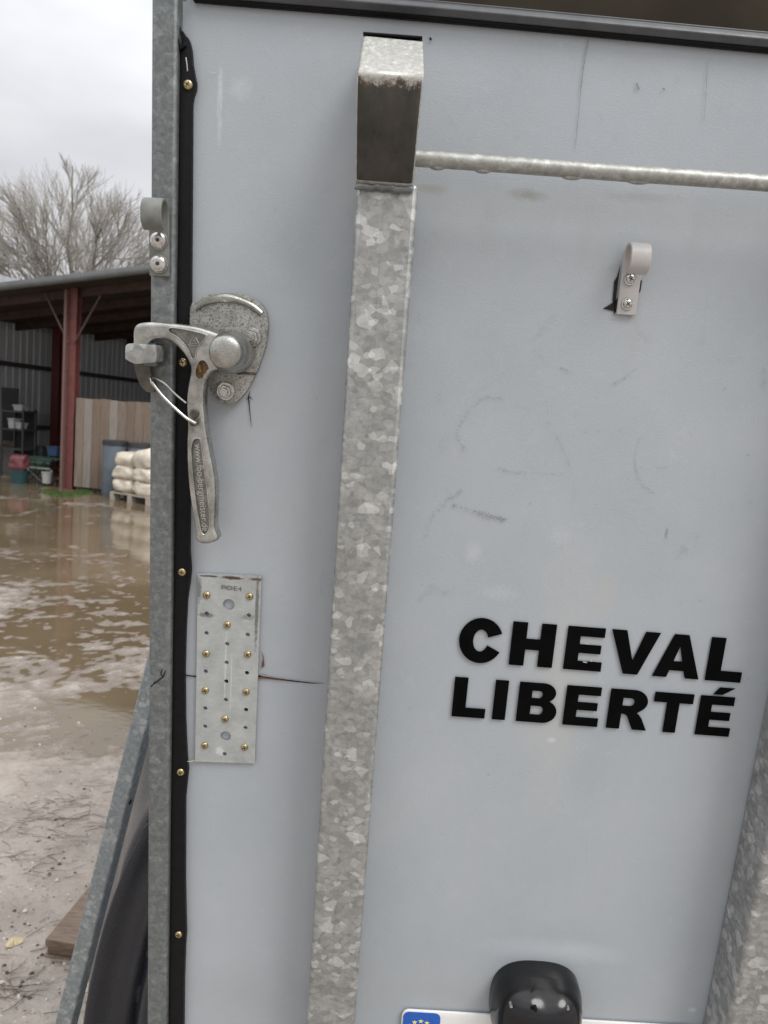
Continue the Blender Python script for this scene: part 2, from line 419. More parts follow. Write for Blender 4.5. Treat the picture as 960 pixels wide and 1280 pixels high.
# material slots: 1 mark, 2 faint, 3 pale, 4 black tear, 5 torn wood
thin(Z4([(370, 60), (410, 110), (468, 133)]), .0004, 2); dots(Z4([(440, 120), (468, 133)]), 2, .8, 1)
dots(Z4([(290, 197), (250, 195), (215, 225), (185, 270), (185, 300), (205, 330)]), 3, 1.3, 1, .0006)
dots(Z4([(260, 150), (230, 195), (160, 300), (150, 320)]), 2, 5, 2, .0006)
thin(Z4([(270, 155), (310, 125), (350, 112), (395, 120)]), .0004, 2)
thin(Z4([(330, 210), (400, 240), (440, 305), (465, 370), (478, 420), (470, 465)]), .0004, 2); dots(Z4([(430, 290), (450, 330), (464, 366)]), 2, .6, 1, .0004)
dots(Z4([(285, 370), (310, 378), (360, 382), (445, 385)]), 3, .9, 1, .0005); dots(Z4([(300, 378), (340, 380)]), 3, 1.5, 1, .0005)
dots(Z4([(168, 460), (230, 480), (262, 488), (300, 498)]), 5, 1.6, 1, .0007); dots(Z4([(240, 484), (300, 500)]), 6, 2.2, 1, .0006)
dots(Z4([(195, 425), (175, 440), (150, 455), (115, 500), (105, 540)]), 3, 1.6, 1, .0006)
thin(Z4([(645, 285), (628, 330), (628, 375), (645, 415), (675, 432)]), .0005, 2); dots(Z4([(640, 290), (626, 350), (640, 405), (675, 432)]), 2, .8, 1, .0005)
strip(Z4([(707, 518), (706, 532), (704, 546)]), [.0003, .0009, .0002], 1)
thin(Z4([(760, 530), (778, 535), (783, 550), (770, 575)]), .0004, 1); dots(Z4([(735, 590), (745, 570), (760, 575)]), 2, 2, 2)
thin(Z4([(570, 162), (605, 138), (645, 108)]), .0005, 2); dots(Z4([(575, 160), (610, 138)]), 3, 1, 1, .0005)
thin(Z4([(805, -10), (803, 30), (795, 60)]), .0004, 2); thin(Z4([(830, 98), (860, 102), (900, 96)]), .0004, 2)
dots(Z4([(90, 695), (125, 670), (165, 685)]), 4, 3, 2); dots(Z4([(420, 620), (450, 650), (480, 700)]), 4, 7, 2, .0005)
dots(Z4([(350, 500), (380, 520), (440, 560), (470, 640)]), 2, 3, 2, .0004)
dots(Z4([(370, 50), (400, 20), (425, -10)]), 4, 3, 2, .0005); dots(Z4([(948, 120), (950, 165)]), 5, 2, 2, .0006)
dots(Z4([(480, 195), (560, 180), (620, 130)]), 1, 3, 2, .0005); dots(Z4([(215, 245), (240, 230), (300, 215), (360, 230)]), 2, 4, 2, .0004)
dots([(700, 370), (740, 345), (765, 330)], 3, 2, 2, .0005); dots([(790, 395), (800, 415), (812, 425)], 3, 2, 2, .0005); thin([(885, 355), (882, 400), (872, 430)], .0004, 2)
dots([(600, 600), (760, 560), (930, 640)], 1, 20, 3, .0005)
for _ in range(60):
    x, y = random.uniform(500, 950), random.uniform(80, 1180); a = random.uniform(0, 3.1); l_ = random.uniform(3, 14)
    strip([(x, y), (x + l_*math.cos(a), y + l_*math.sin(a))], .00022, random.choice((2, 3, 3)))
for _ in range(25):
    x, y = random.uniform(245, 400), random.uniform(30, 1250); a = random.uniform(0, 3.1); l_ = random.uniform(3, 10)
    strip([(x, y), (x + l_*math.cos(a), y + l_*math.sin(a))], .00022, random.choice((2, 3)))
for _ in range(70):
    x, y = random.uniform(245, 950), random.uniform(60, 1270); s_ = random.uniform(.5, 1.1)
    poly([(x-s_, y), (x, y-s_), (x+s_, y), (x, y+s_)], random.choice((1, 2, 2)))
strip([(735, 52), (731, 72), (728, 90), (725.5, 110), (724, 130), (721, 160), (718, 188)], [.0003, .0006, .0005, .0006, .0003, .0004, .0002], 1); dots([(735, 50), (729, 75), (726, 110)], 2, .4, 1, .0007)
thin([(783, 54), (786, 62)], .0007, 1); strip([(795, 104), (798, 113)], .0012, 1); strip([(828, 111), (830, 113)], .0012, 1)
strip([(884, 75), (882.5, 100), (881.5, 120), (879, 151)], [.0002, .0004, .0003, .0002], 1); strip([(537, 48), (539, 51)], .0018, 4)
strip([(313, 488), (311, 496), (312, 508), (314, 528), (315, 534)], [.0002, .0012, .0009, .0005, .0002], 4); strip([(308, 499), (313, 496), (316, 500)], [.0003, .0013, .0003], 4); thin([(265, 500), (290, 503), (308, 499)], .0004, 2)
poly([(771, 345), (775, 330), (772, 352), (767, 395), (765, 375), (767, 352)], 4)
poly([(753, 386), (766, 378), (772, 372), (771, 393), (767, 389)], 4); poly([(799, 352), (802, 350), (800, 364), (797, 368)], 4)
# horizontal break in the skin
strip([(232, 843), (238, 844), (246, 845)], .0014, 4); strip([(321, 844), (330, 846), (350, 848.5), (372, 851), (390, 853), (405, 853)], [.0030, .0022, .0018, .0013, .0010, .0003], 4)
strip([(321, 846), (332, 846.5), (350, 848.7), (362, 850)], [.0022, .0016, .0010, .0003], 5, .0021); thin([(324, 841), (340, 845), (356, 848)], .0006, 5)
poly([(327, 812), (330, 820), (331, 832), (327, 834), (329, 822)], 5, .002); thin([(324, 800), (326, 830)], .0008, 2, .1)
for a in ((404, 715, 400, 742), (408, 545, 404, 552)): thin([a[:2], a[2:]], .0005, 2); dots([a[:2], a[2:]], 2, 3, 2, .0004)
dots([(236, 40), (240, 50), (262, 90)], 1, 4, 3, .0005); strip([(262, 90), (266, 92), (271, 92)], .0005, 3)
strip([(276, 118), (277, 136), (275, 152)], [.0002, .001, .0002], 3, .0016)
strip([(730, 803), (735, 804)], .0006, 3, .0024); strip([(728, 826), (733, 827)], .0009, 3, .0024); strip([(737, 823), (739, 826)], .0006, 3, .0024)
thin([(735, 1000), (738, 1100)], .0003, 3)
ramp = mb.build('ramp', [M['ramp'], M['mark'], M['mark2'], M['mark3'], M['tear'], M['torn_wood']], trailer, smooth=True, angle=30)

# body behind: side walls, roof, floor, front
XO = -.2125
mb = MB(); BL = 3.1
mb.box((XO, .06, .42), (XO + .03, BL, 1.50)).box((1.42, .06, .42), (1.45, BL, 1.50))
mb.box((XO + .03, BL - .03, .42), (1.42, BL, 1.50))
mb.build('side_wall', M['side'], trailer, bevel=.004)
MB().box((XO, .03, .36), (1.45, BL, .415)).build('chassis_floor', M['galv_dark'], trailer, bevel=.004)
mb = MB()
for i in range(10):
    a0 = math.pi * i / 10; a1 = math.pi * (i + 1) / 10
    f = lambda a: (.602 - .812 * math.cos(a), 1.503 + .62 * math.sin(a))
    p, q = f(a0), f(a1)
    mb.add([(p[0], .10, p[1]), (q[0], .10, q[1]), (q[0], BL, q[1]), (p[0], BL, p[1])], [(0, 1, 2, 3)])
n0 = [( .602 - .812 * math.cos(math.pi * i / 10), BL, 1.503 + .62 * math.sin(math.pi * i / 10)) for i in range(11)]
mb.add(n0, [tuple(range(11))])
weld(mb.build('canvas_roof', plain('olive_canvas', (.07, .068, .05), .8), trailer, smooth=True))

# upper opening with dark pane and trim along the ramp's top edge
ztop = L(480, -60, -.012).z + .05
def edge_curve(off_px, v): return [L(x, y + off_px, v) for x, y in top_pts]
mb = MB()
pane_top = [(XL + .01, .022, 2.08), (1.40, .022, 2.08)]
pb = [(p.x, .022, p.z - .008) for p in tl] + [(1.40, .022, tl[-1].z - .012)]
mb.add(pb + [pane_top[1], pane_top[0]], [tuple(range(len(pb) + 2))])
mb.add([(x, .028, z) for x, _, z in pb + [pane_top[1], pane_top[0]]], [tuple(range(len(pb) + 2))])
pane = mb.build('rear_window', M['pane'], trailer)
# grey trim, black strip in place of the shaded gap, extruded along edge
def sweep(mb, pts, prof, mi=0):
    vs = []; n = len(prof)
    for i, p in enumerate(pts):
        d = (pts[min(i+1, len(pts)-1)] - pts[max(i-1, 0)]).normalized(); up = Vector((-d.z, 0, d.x))
        if up.z < 0: up = -up
        for (a, v) in prof: vs.append(Vector((p.x, 0, p.z)) + up * a + Vector((0, -v, 0)))
    fs = [(i*n+k, i*n+(k+1) % n, (i+1)*n+(k+1) % n, (i+1)*n+k) for i in range(len(pts)-1) for k in range(n)]
    fs += [tuple(range(n-1, -1, -1)), tuple((len(pts)-1)*n+k for k in range(n))]
    mb.add(vs, fs, mi)
ec = smooth_loop(tl, 6, False); ec.append(Vector((1.40, 0, tl[-1].z - .004)))
mb = MB(); sweep(mb, ec, [(-.0008, .0), (-.0008, .005), (.0020, .007), (.0020, .0)])
mb.build('gap_shadow_strip', M['rubber'], trailer, bevel=.001)
mb = MB(); sweep(mb, ec, [(.0021, -.02), (.0021, .0075), (.006, .0115), (.009, .0105), (.0105, .0085), (.0125, .009), (.0135, .004), (.0135, -.02)])
tm = mb.build('window_trim', M['trim'], trailer, smooth=True, bevel=.0006)

# corner posts (left in view, its twin on the far side)
pf = .014
pl = L(187.5, 0, pf).x
def post_mb(x0, x1):
    mb = MB(); mb.box((x0, -pf, .30), (x1, .05, 2.10)); return mb
xa = L(187, 500, pf).x; xb = L(217, 500, pf).x
print('post', xa, xb, L(187.5, 0, pf).x, L(182, 1270, pf).x, L(217,10,pf).x, L(207,1270,pf).x)
post = post_mb(xa, xb).build('corner_post', M['galv_dark'], trailer, bevel=.0032, seg=3)
post_mb(1.427, 1.455).build('corner_post', M['galv_dark'], trailer, bevel=.0032, seg=3)
# small twiggy scratch on the post
mb = MB()
def strip2(pts, w, v):
    p = [L(x, y, v) for x, y in pts]
    mb.tube(p, [w * .5 * k for k in ([.4] + [1] * (len(p)-2) + [.4])], 5)
strip2([(188, 858), (196, 852), (204, 846), (207, 838)], .0016, pf + .0006); strip2([(203, 847), (201, 841), (203, 836)], .0012, pf + .0006); strip2([(189, 859), (193, 853), (196, 852)], .0014, pf + .0006)
tw = mb.build('caught_twig', M['tear']); tw.matrix_basis = T_MAT; tag(tw, 'tiny dark forked twig stuck across the galvanised corner post', 'twig')
mb = MB(); mb.tube([L(222, 951, .006), L(232, 952, .005), L(243, 951, .004)], .0004, 5)
o = mb.build('straw_stalk', plain('straw', (.55, .48, .30), .6)); o.matrix_basis = T_MAT; tag(o, 'single pale straw stalk caught behind the black rubber strip', 'straw')

# rubber seal strip
right = [(222, 41), (226, 38), (229, 39), (231, 44), (235, 47), (237, 53), (238.5, 60), (240, 78), (243, 95), (244.6, 103), (244, 111), (241, 119), (239.5, 130), (239, 225), (238.3, 340), (238, 400), (237.6, 442), (238.4, 452), (237.4, 464),
         (236.8, 600), (236.2, 690), (237.5, 705), (238, 715), (236.5, 730), (233.5, 750), (231.5, 790), (230.3, 840), (230.8, 900), (232.8, 945), (234.6, 965), (233, 980), (231, 1000), (230.6, 1100), (231.6, 1150), (232.2, 1168), (231, 1185), (229.5, 1230), (229, 1290)]
ro = [L(x, y, .0075) for x, y in right]
outl = [(p.x, p.z) for p in ro] + [(L(228.5, 1290, .0075).x, .46), (xb + .0006, .46), (xb + .0006, ro[0].z - .002)]
mb = MB(); slab(mb, outl, .0006, .0075)
seal = weld(mb.build('seal_strip', M['rubber'], trailer, bevel=.0022, seg=3))
mb = MB(); mb.tube([L(222, 30, .006), L(222.5, 44, .008), L(224.5, 54, .009), L(226, 60, .0085), L(229, 57, .008), L(233, 56, .006)], [.0022, .003, .0034, .003, .0026, .002], 8)
mb.build('torn_end', M['rubber'], seal, smooth=True)
mb = MB(); mb.tube([L(232.3, 72, .0079), L(233.6, 80, .0083), L(234.4, 89, .0079)], .0005, 6); mb.build('staple', M['chrome'], seal, smooth=True)

def screw(c, r, parent, mat, washer=0, name='screw', axis=(0, -1, 0), cross=True, ang=None):
    mb = MB(); c = Vector(c)
    if washer: mb.lathe(c, axis, [(washer, 0), (washer, .0008), (washer * .96, .0012), (r * .6, .0012)], 24)
    h0 = .0012 if washer else 0
    mb.lathe(c, axis, [(r, h0), (r * .97, h0 + r * .18), (r * .82, h0 + r * .38), (r * .55, h0 + r * .50), (r * .3, h0 + r * .52)], 22)
    top = h0 + r * .50
    a = random.uniform(0, 1.5) if ang is None else ang
    if cross:
        for k in range(2):
            d = Vector((math.cos(a + k * math.pi/2), 0, math.sin(a + k * math.pi/2))); e = Vector((-d.z, 0, d.x))
            w = r * .13; l_ = r * .62; p = c + Vector((0, -top - .00025 - k * .0001, 0))
            mb.add([p + d*l_ + e*w*.4, p + e*w, p - d*l_ + e*w*.4, p - d*l_ - e*w*.4, p - e*w, p + d*l_ - e*w*.4], [(0, 1, 2, 3, 4, 5)], 1)
    else:
        mb.lathe(c + Vector((0, -top - .0001, 0)), axis, [(r * .26, 0), (r * .26, .0003)], 6, 1)
    return mb.build(name, [mat, M['cross']], parent, smooth=True, angle=40)
for (x, y) in ((235, 106), (228.5, 453), (227.5, 715), (225.7, 965), (223.3, 1168)):
    screw(L(x, y, .0078), .0041, seal, M['brass'] if y < 500 else M['brass'])

# perforated repair plate
ox, oy, s = 200, 680, 3.692
pl_out = tr([(175, 137), (468, 150), (437, 1013), (162, 1004)], ox, oy, s, .0042)
def hole_at(x, y, r): q = L(x/s + ox, y/s + oy, .0042); return circ(q.x, q.z, r, 18)
holes = [hole_at(317, 280, .0057), hole_at(303, 887, .0053)]
small = [(216,321),(410,329),(215,411),(405,418),(310,461),(308,547),(211,588),(401,595),(306,634),(304,719),(209,758),(397,765),(208,842),(394,848),(298,969)]
holes += [hole_at(x, y, .0021) for x, y in small]
mb = MB(); slab(mb, pl_out, .0014, .0042, holes=holes)
pplate = weld(mb.build('perforated_plate', M['perf'], trailer)); bv = pplate.modifiers.new('edge', 'BEVEL'); bv.width = .0004; bv.segments = 2; bv.limit_method = 'ANGLE'
for (x, y) in ((215,236),(413,243),(310,374),(213,506),(404,510),(209,676),(397,683),(300,808),(206,930),(390,938)):
    screw(L(x/s + ox, y/s + oy, .0043), .0037, pplate, M['brass'], .0052 if False else 0)
for k, (x, y) in enumerate(((401,595),(306,634),(397,765))):
    q = L(x/s + ox, y/s + oy, .0016); MB().lathe(q, (0, -1, 0), [(.0020, 0), (.0020, .0008)], 14).build('hole_plug', M['tear'], pplate)
# stamped letters
def text_mesh(txt, size, extrude=.0002, space=1.0):
    c = bpy.data.curves.new('txt', 'FONT'); c.body = txt; c.size = size; c.extrude = extrude; c.space_character = space; c.resolution_u = 3
    o = bpy.data.objects.new('txt', c); col.objects.link(o); dg = bpy.context.evaluated_depsgraph_get()
    me = bpy.data.meshes.new_from_object(o.evaluated_get(dg)); bpy.data.objects.remove(o); return me
def put_text(name, txt, size, mat, parent, p0, ang, extrude, space=1.0, fit=None):
    me = text_mesh(txt, size, extrude, space); me.materials.clear(); me.materials.append(mat)
    w = max(v.co.x for v in me.vertices)
    k = fit / w if fit else 1
    o = bpy.data.objects.new(name, me); col.objects.link(o); o.parent = parent
    o.matrix_basis = Matrix.Translation(p0) @ Matrix.Rotation(ang, 4, 'Y') @ Matrix.Rotation(math.pi/2, 4, 'X') @ Matrix.Diagonal((k, 1, 1, 1))
    return o
put_text('stamped_mark', 'POE4', .0065, plain('stamp_dark', (.13, .12, .11), .6), pplate, L(276, 736.5, .0043), R(2), .0001, 1.0, .020)

# centre stiffener and its hook bracket, twin stiffener to the right, joined by the round rail
TV = .050
def stiff(x0, x1, zt, zb=.44):
    mb = MB(); mb.box((x0, -TV, zb), (x1, -.0008, zt)); return mb
s0 = L(436, 400, TV).x; s1 = L(510.5, 400, TV).x
print('stiff', s0, s1, L(442, 250, TV).x, L(516, 250, TV).x, L(382, 1200, TV).x, L(441, 1200, TV).x, L(413,800,TV).x, L(473,800,TV).x)
STIFF_R = []
def bracket(xo, parent):
    # side profile in (v, z): from the panel out to the bend, then back in
    pz = lambda px, py, v: L(px, py, v).z
    z_top = pz(491, 46, .052); z_e = pz(487, 92, .094); z_b = pz(480, 228, .058)
    ve, vt, vb = .094, .052, .058
    xl0, xr0 = L(445.5, 92, ve).x, L(530, 92, ve).x
    xt0, xt1 = L(452.5, 46, vt).x, L(529, 46, vt).x
    xb0, xb1 = L(444, 226, vb).x, L(517, 226, vb).x
    def P(x, v, z): return Vector((x + xo, -v, z))
    mb = MB()
    # upper sheet
    mb.add([P(xt0, vt, z_top), P(xt1, vt, z_top - .001), P(xr0, ve, z_e), P(xl0, ve, z_e)], [(0, 1, 2, 3)], 0)
    N = 8
    for i in range(N):
        t0, t1 = i / N, (i + 1) / N
        f = lambda t: (ve + (vb - ve) * t + .004 * math.sin(math.pi * t), z_e + (z_b - z_e) * t, xl0 + (xb0 - xl0) * t, xr0 + (xb1 - xr0) * t)
        a, b = f(t0), f(t1)
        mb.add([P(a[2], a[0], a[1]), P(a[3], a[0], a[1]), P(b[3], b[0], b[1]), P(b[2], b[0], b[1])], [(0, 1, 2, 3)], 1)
    # lip at the bottom, returning to the stiffener
    mb.add([P(xb0, vb, z_b), P(xb1, vb, z_b), P(xb1, .0505, z_b - .003), P(xb0, .0505, z_b - .003)], [(0, 1, 2, 3)], 0)
    # cheeks
    for x_e, x_t, x_b in ((xl0, xt0, xb0), (xr0, xt1, xb1)):
        prof = [P(x_t, .001, z_top), P(x_t, vt, z_top)] + [P(x_e + (x_b - x_e) * i / N, ve + (vb - ve) * i / N + .004 * math.sin(math.pi * i / N), z_e + (z_b - z_e) * i / N) for i in range(N + 1)] + [P(x_b, .0505, z_b - .003), P(x_b, .001, z_b - .003)]
        mb.add(prof, [tuple(range(len(prof)))], 0)
    mb.add([P(xt0, .001, z_top), P(xt1, .001, z_top), P(xt1, vt, z_top - .001), P(xt0, vt, z_top)], [(0, 1, 2, 3)], 0)
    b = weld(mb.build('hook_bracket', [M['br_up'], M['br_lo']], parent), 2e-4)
    bv = b.modifiers.new('edge', 'BEVEL'); bv.width = .0035; bv.segments = 4; bv.limit_method = 'ANGLE'; bv.angle_limit = R(30)
    b.data.shade_smooth(); b.data.set_sharp_from_angle(angle=R(50))
    cap = MB().box((xt0 + xo + .0005, -vt + .0002, z_top + .0006), (xt1 + xo - .0005, -.002, z_top + .0024))  .build('end_cap', M['rubber'], b, bevel=.0008)
    # weld bead where the bracket meets the tube
    pts = []
    for i in range(25):
        t = i / 24; pts.append(P(xb0 + (xb1 - xb0) * t, .0535 + 0, z_b - .0032 + .0016 * noise.noise(Vector((t * 9, xo, 2)))))
    MB().tube(pts, [.0028 + .0004 * noise.noise(Vector((i * .22, xo, 0))) for i in range(25)], 10).build('weld_bead', M['galv_dark'], b, smooth=True)
    return b, z_b
TR_X0 = L(925, 1200, TV).x; TR_X1 = TR_X0 + (s1 - s0)
print('right stiff', TR_X0, L(950, 1100, TV).x, L(898, 1210, 0).x)
TR_X0 = L(928, 1200, TV).x; TR_X1 = TR_X0 + (s1 - s0)
zb_ = L(480, 225, .05).z
for (x0, x1) in ((s0, s1), (TR_X0, TR_X1)):
    sf = stiff(x0, x1, zb_ - .001).build('ramp_stiffener', M['galv'], trailer, bevel=.004, seg=3)
    # raised ragged welding seam running down the middle of the tube
    mb = MB(); z = zb_ - .01; xm = x0 + (x1 - x0) * .45
    pts = []; rr = []
    while z > .46:
        pts.append(Vector((xm + .0008 * noise.noise(Vector((z * 30, x0, 0))), -TV + .0006, z))); rr.append(.0009 + .0008 * noise.noise(Vector((z * 90, 4, x0)))); z -= .006
    mb.tube(pts, rr, 6); mb.build('weld_seam', M['galv'], sf, smooth=True)
    bracket(x0 - s0, sf)
# rail
ra = L(521, 198, .040); rb = L(960, 229, .040)
dr = (rb - ra) / (rb.x - ra.x)
pts = []; k = 0
x = s1 - .004
while x <= TR_X0 + .004:
    p = ra + dr * (x - ra.x); pts.append(p + Vector((0, 0, .0003 * noise.noise(Vector((x * 9, 0, 0)))))); x += .006
rad = [.0063 + .00012 * noise.noise(Vector((i * .6, 3, 0))) for i in range(len(pts))]
m = NT('rail_zinc')
cc = m.ramp(m.noise(140, 6, .75), [(.35, (.26, .26, .24)), (.55, (.38, .38, .36)), (.7, (.58, .58, .56))]); m.set(col=cc, metal=.6, rough=.48); m.bump(m.noise(200, 5, .6), .05, .0005)
rail = MB().tube(pts, rad, 20).build('grab_rail', m.m, trailer, smooth=True)
print('rail z drop over its length', pts[0].z, pts[-1].z)
M['drip'] = m.m
for px in (547, 604, 716, 800):
    t = (L(px, 205, .04).x - ra.x); p = ra + dr * t
    mb = MB(); bmx = bmesh.new(); bmesh.ops.create_uvsphere(bmx, u_segments=16, v_segments=10, radius=1)
    sx = random.uniform(.006, .010); sz = random.uniform(.0018, .0026)
    mb.add([(p.x + v.co.x * sx, p.y + v.co.y * .003, p.z - .0056 + v.co.z * sz) for v in bmx.verts], [tuple(v.index for v in f.verts) for f in bmx.faces]); bmx.free()
    mb.build('zinc_drip', M['drip'], rail, smooth=True)

# lettering: each word's letters are thin vinyl shapes
def arc(cx, cy, rx, ry, a0, a1, n=22): return [(cx + rx * math.cos(R(a0 + (a1 - a0) * i / n)), cy + ry * math.sin(R(a0 + (a1 - a0) * i / n))) for i in range(n + 1)]
def E_(): return [[(0,0),(1,0),(1,.215),(.355,.215),(.355,.40),(.93,.40),(.93,.60),(.355,.60),(.355,.785),(.985,.785),(.985,1),(0,1)]]
GL = {
 'H': [[(0,0),(.34,0),(.34,.38),(.66,.38),(.66,0),(1,0),(1,1),(.66,1),(.66,.63),(.34,.63),(.34,1),(0,1)]],
 'E': E_(), 'L': [[(0,0),(1,0),(1,.24),(.40,.24),(.40,1),(0,1)]],
 'V': [[(0,1),(.31,1),(.505,.31),(.70,1),(1,1),(.645,0),(.345,0)]],
 'A': [[(0,0),(.30,0),(.345,.165),(.655,.165),(.705,0),(1.0,0),(.655,1),(.345,1)], [(.405,.38),(.595,.38),(.50,.735)]],
 'I': [[(0,0),(1,0),(1,1),(0,1)]],
 'T': [[(.34,0),(.66,0),(.66,.755),(1,.755),(1,1),(0,1),(0,.755),(.34,.755)]],
 'C': [arc(.51, .5, .50, .52, 22, 333, 34) + arc(.50, .5, .17, .255, 338, 20, 22)],
 'B': [[(0,0),(.60,0)] + arc(.66, .285, .34, .285, -90, 62, 10) + [(.80,.545)] + arc(.60, .755, .335, .245, -55, 90, 10) + [(0,1)],
       [(.335,.615),(.335,.80)] + arc(.52, .7075, .085, .0925, 90, -90, 6), [(.335,.20),(.335,.42)] + arc(.555, .31, .10, .11, 90, -90, 6)],
 'R': [[(0,0),(.335,0),(.335,.385),(.40,.385),(.47,.355),(.51,.30),(.66,0),(1.02,0),(.86,.30),(.78,.39),(.72,.42)] + arc(.60, .715, .36, .285, -58, 90, 12) + [(0,1)],
       [(.335,.59),(.335,.79)] + arc(.53, .69, .10, .10, 90, -90, 6)],
}
GL['É'] = E_() + []
def letter(mb, g, x0, x1, zb, zt, v0, v1, round_=True, outer=None):
    loops = GL[g]
    mp = lambda lp: [(x0 + (x1 - x0) * a, zb(x0 + (x1 - x0) * a) + (zt(x0 + (x1-x0)*a) - zb(x0 + (x1-x0)*a)) * b) for a, b in lp]
    slab(mb, mp(loops[0]), v0, v1, holes=[mp(l_) for l_ in loops[1:]])
def word(name, items, base_a, base_b, cap_a, s_, ox_, oy_):
    A = L(base_a[0]/s_ + ox_, base_a[1]/s_ + oy_); B = L(base_b[0]/s_ + ox_, base_b[1]/s_ + oy_); C = L(cap_a[0]/s_ + ox_, cap_a[1]/s_ + oy_)
    lz = lambda x: A.z + (B.z - A.z) * (x - A.x) / (B.x - A.x)
    ch = C.z - lz(C.x)
    print(name, 'cap', ch, 'slope', (B.z - A.z) / (B.x - A.x), 'dx', C.x - A.x)
    par = bpy.data.objects.new(name, None); 
    mb = MB()
    for g, b0, b1 in items:
        yy = lambda x: base_a[1] + (base_b[1] - base_a[1]) * (x - base_a[0]) / (base_b[0] - base_a[0])
        x0 = L(b0/s_ + ox_, yy(b0)/s_ + oy_).x; x1 = L(b1/s_ + ox_, yy(b1)/s_ + oy_).x
        letter(mb, g, x0, x1, lz, lambda x: lz(x) + ch, .0014, .0021)
        if g == 'É':
            w = x1 - x0; z1 = lz(x0) + ch
            slab(mb, [(x0 + w*.34, z1 + ch*.045), (x0 + w*.60, z1 + ch*.045), (x0 + w*.94, z1 + ch*.225), (x0 + w*.50, z1 + ch*.225)], .0014, .0021)
    return weld(mb.build(name, M['letter'], trailer))
zx = dict(s_=2.2857, ox_=540, oy_=740)
word('black_lettering', [('C', 70, 194), ('H', 218, 341), ('E', 373, 480), ('V', 496, 633), ('A', 627, 759), ('L', 777, 878)], (218, 205), (878, 257), (233, 82), **zx)
word('black_lettering', [('L', 55, 149), ('I', 170, 207), ('B', 238, 350), ('E', 371, 470), ('R', 495, 607), ('T', 619, 729), ('É', 748, 845)], (55, 352), (845, 411), (68, 240), **zx)

# rubber strap hooks
def strap_hook(px_pts, mat, smat, v0, screws, sr_, washer, name='strap_hook', loop_r=.0125):
    (tlx, tly), (trx, try_), (blx, bly), (brx, bry) = px_pts
    a, b, c, d = L(tlx, tly, v0), L(trx, try_, v0), L(blx, bly, v0), L(brx, bry, v0)
    th = .0028; w = (b.x - a.x + d.x - c.x) / 2; up = ((a + b) / 2 - (c + d) / 2); Ln = up.length; up.normalize(); side = Vector((1, 0, 0)); side = (side - up * side.dot(up)).normalized()
    o0 = (c + d) / 2; outw = Vector((0, -1, 0))
    # centreline in (height, out)
    cl = [(0, 0), (Ln * .5, 0), (Ln - loop_r, 0)]
    for i in range(1, 13):
        t = math.pi * i / 12; cl.append((Ln - loop_r + math.sin(t) * loop_r, loop_r * (1 - math.cos(t))))
    cl += [(Ln - loop_r - .006, loop_r * 2.0), (Ln - loop_r - .011, loop_r * 1.75), (Ln - loop_r - .014, loop_r * 1.35)]
    mb = MB(); vs = []; K = len(cl)
    for i, (h, q) in enumerate(cl):
        d0 = Vector((cl[min(i+1, K-1)][0] - cl[max(i-1, 0)][0], cl[min(i+1, K-1)][1] - cl[max(i-1, 0)][1])).normalized(); nn = Vector((-d0.y, d0.x))
        t_ = th * (1.5 if i >= K - 2 else 1)
        for (sx, off) in ((-1, 0), (1, 0), (1, 1), (-1, 1)):
            hh = h + nn.x * off * -t_ * -1; qq = q + nn.y * off * t_
            vs.append(o0 + up * hh + outw * qq + side * sx * w / 2)
    fs = []
    for i in range(K - 1):
        for k in range(4): fs.append((i*4+k, i*4+(k+1) % 4, (i+1)*4+(k+1) % 4, (i+1)*4+k))
    fs += [(0, 1, 2, 3), tuple((K-1)*4+k for k in range(4))]
    mb.add(vs, fs); h_ = mb.build(name, mat, trailer, bevel=.0009, seg=3)
    for (x, y) in screws: screw(L(x, y, v0 + th + .0002), sr_, h_, smat, washer, cross=(washer < .007))
    return h_
z8 = lambda x, y: (x / 9.14 + 740, y / 9.14 + 280)
strap_hook([z8(385, 230), z8(590, 235), z8(257, 1035), z8(504, 1048)], M['hook_w'], M['steel'], .002, [z8(436, 630), z8(403, 912)], .0042, .0054)
h2 = strap_hook([(186.5, 250), (212, 251), (188, 345), (213, 346.5)], M['hook_g'], M['steel'], pf + .0006, [(199, 300.5), (199, 330)], .0072, .0078)

# number plate and plate lamp
pa = L(503, 1262, .006); zt = L(505, 1264, .006).z
pz0 = zt - .11
def rrect(x0, z0, x1, z1, r, n=5):
    o = []
    for cx, cz, a in ((x1 - r, z1 - r, 0), (x0 + r, z1 - r, 90), (x0 + r, z0 + r, 180), (x1 - r, z0 + r, 270)):
        o += [(cx + r * math.cos(R(a + 90 * i / n)), cz + r * math.sin(R(a + 90 * i / n))) for i in range(n + 1)]
    return o
rotp = Matrix.Translation(Vector((pa.x, 0, zt))) @ Matrix.Rotation(R(-.9), 4, 'Y') @ Matrix.Translation(Vector((-pa.x, 0, -zt)))
mb = MB(); slab(mb, rrect(pa.x, pz0, pa.x + .52, zt, .008), .002, .0045)
plate = weld(mb.build('number_plate', M['plate_w'], trailer, bevel=.0006))
plate.matrix_basis = rotp
mb = MB(); slab(mb, [(x, z) for x, z in rrect(pa.x + .0015, pz0 + .0015, pa.x + .042, zt - .0015, .0065)], .0048, .0052)
band = weld(mb.build('blue_band', M['plate_b'], plate))
mb = MB(); cx, cz = pa.x + .021, zt - .026
for k in range(12):
    a = R(30 * k + 90); sx, sz = cx + .0135 * math.cos(a), cz + .0135 * math.sin(a)
    pts = [(sx + (.0030 if i % 2 == 0 else .0012) * math.sin(i * math.pi / 5), sz + (.0030 if i % 2 == 0 else .0012) * math.cos(i * math.pi / 5)) for i in range(10)]
    slab(mb, pts, .0053, .0056)
mb.build('star_ring', M['star'], band)
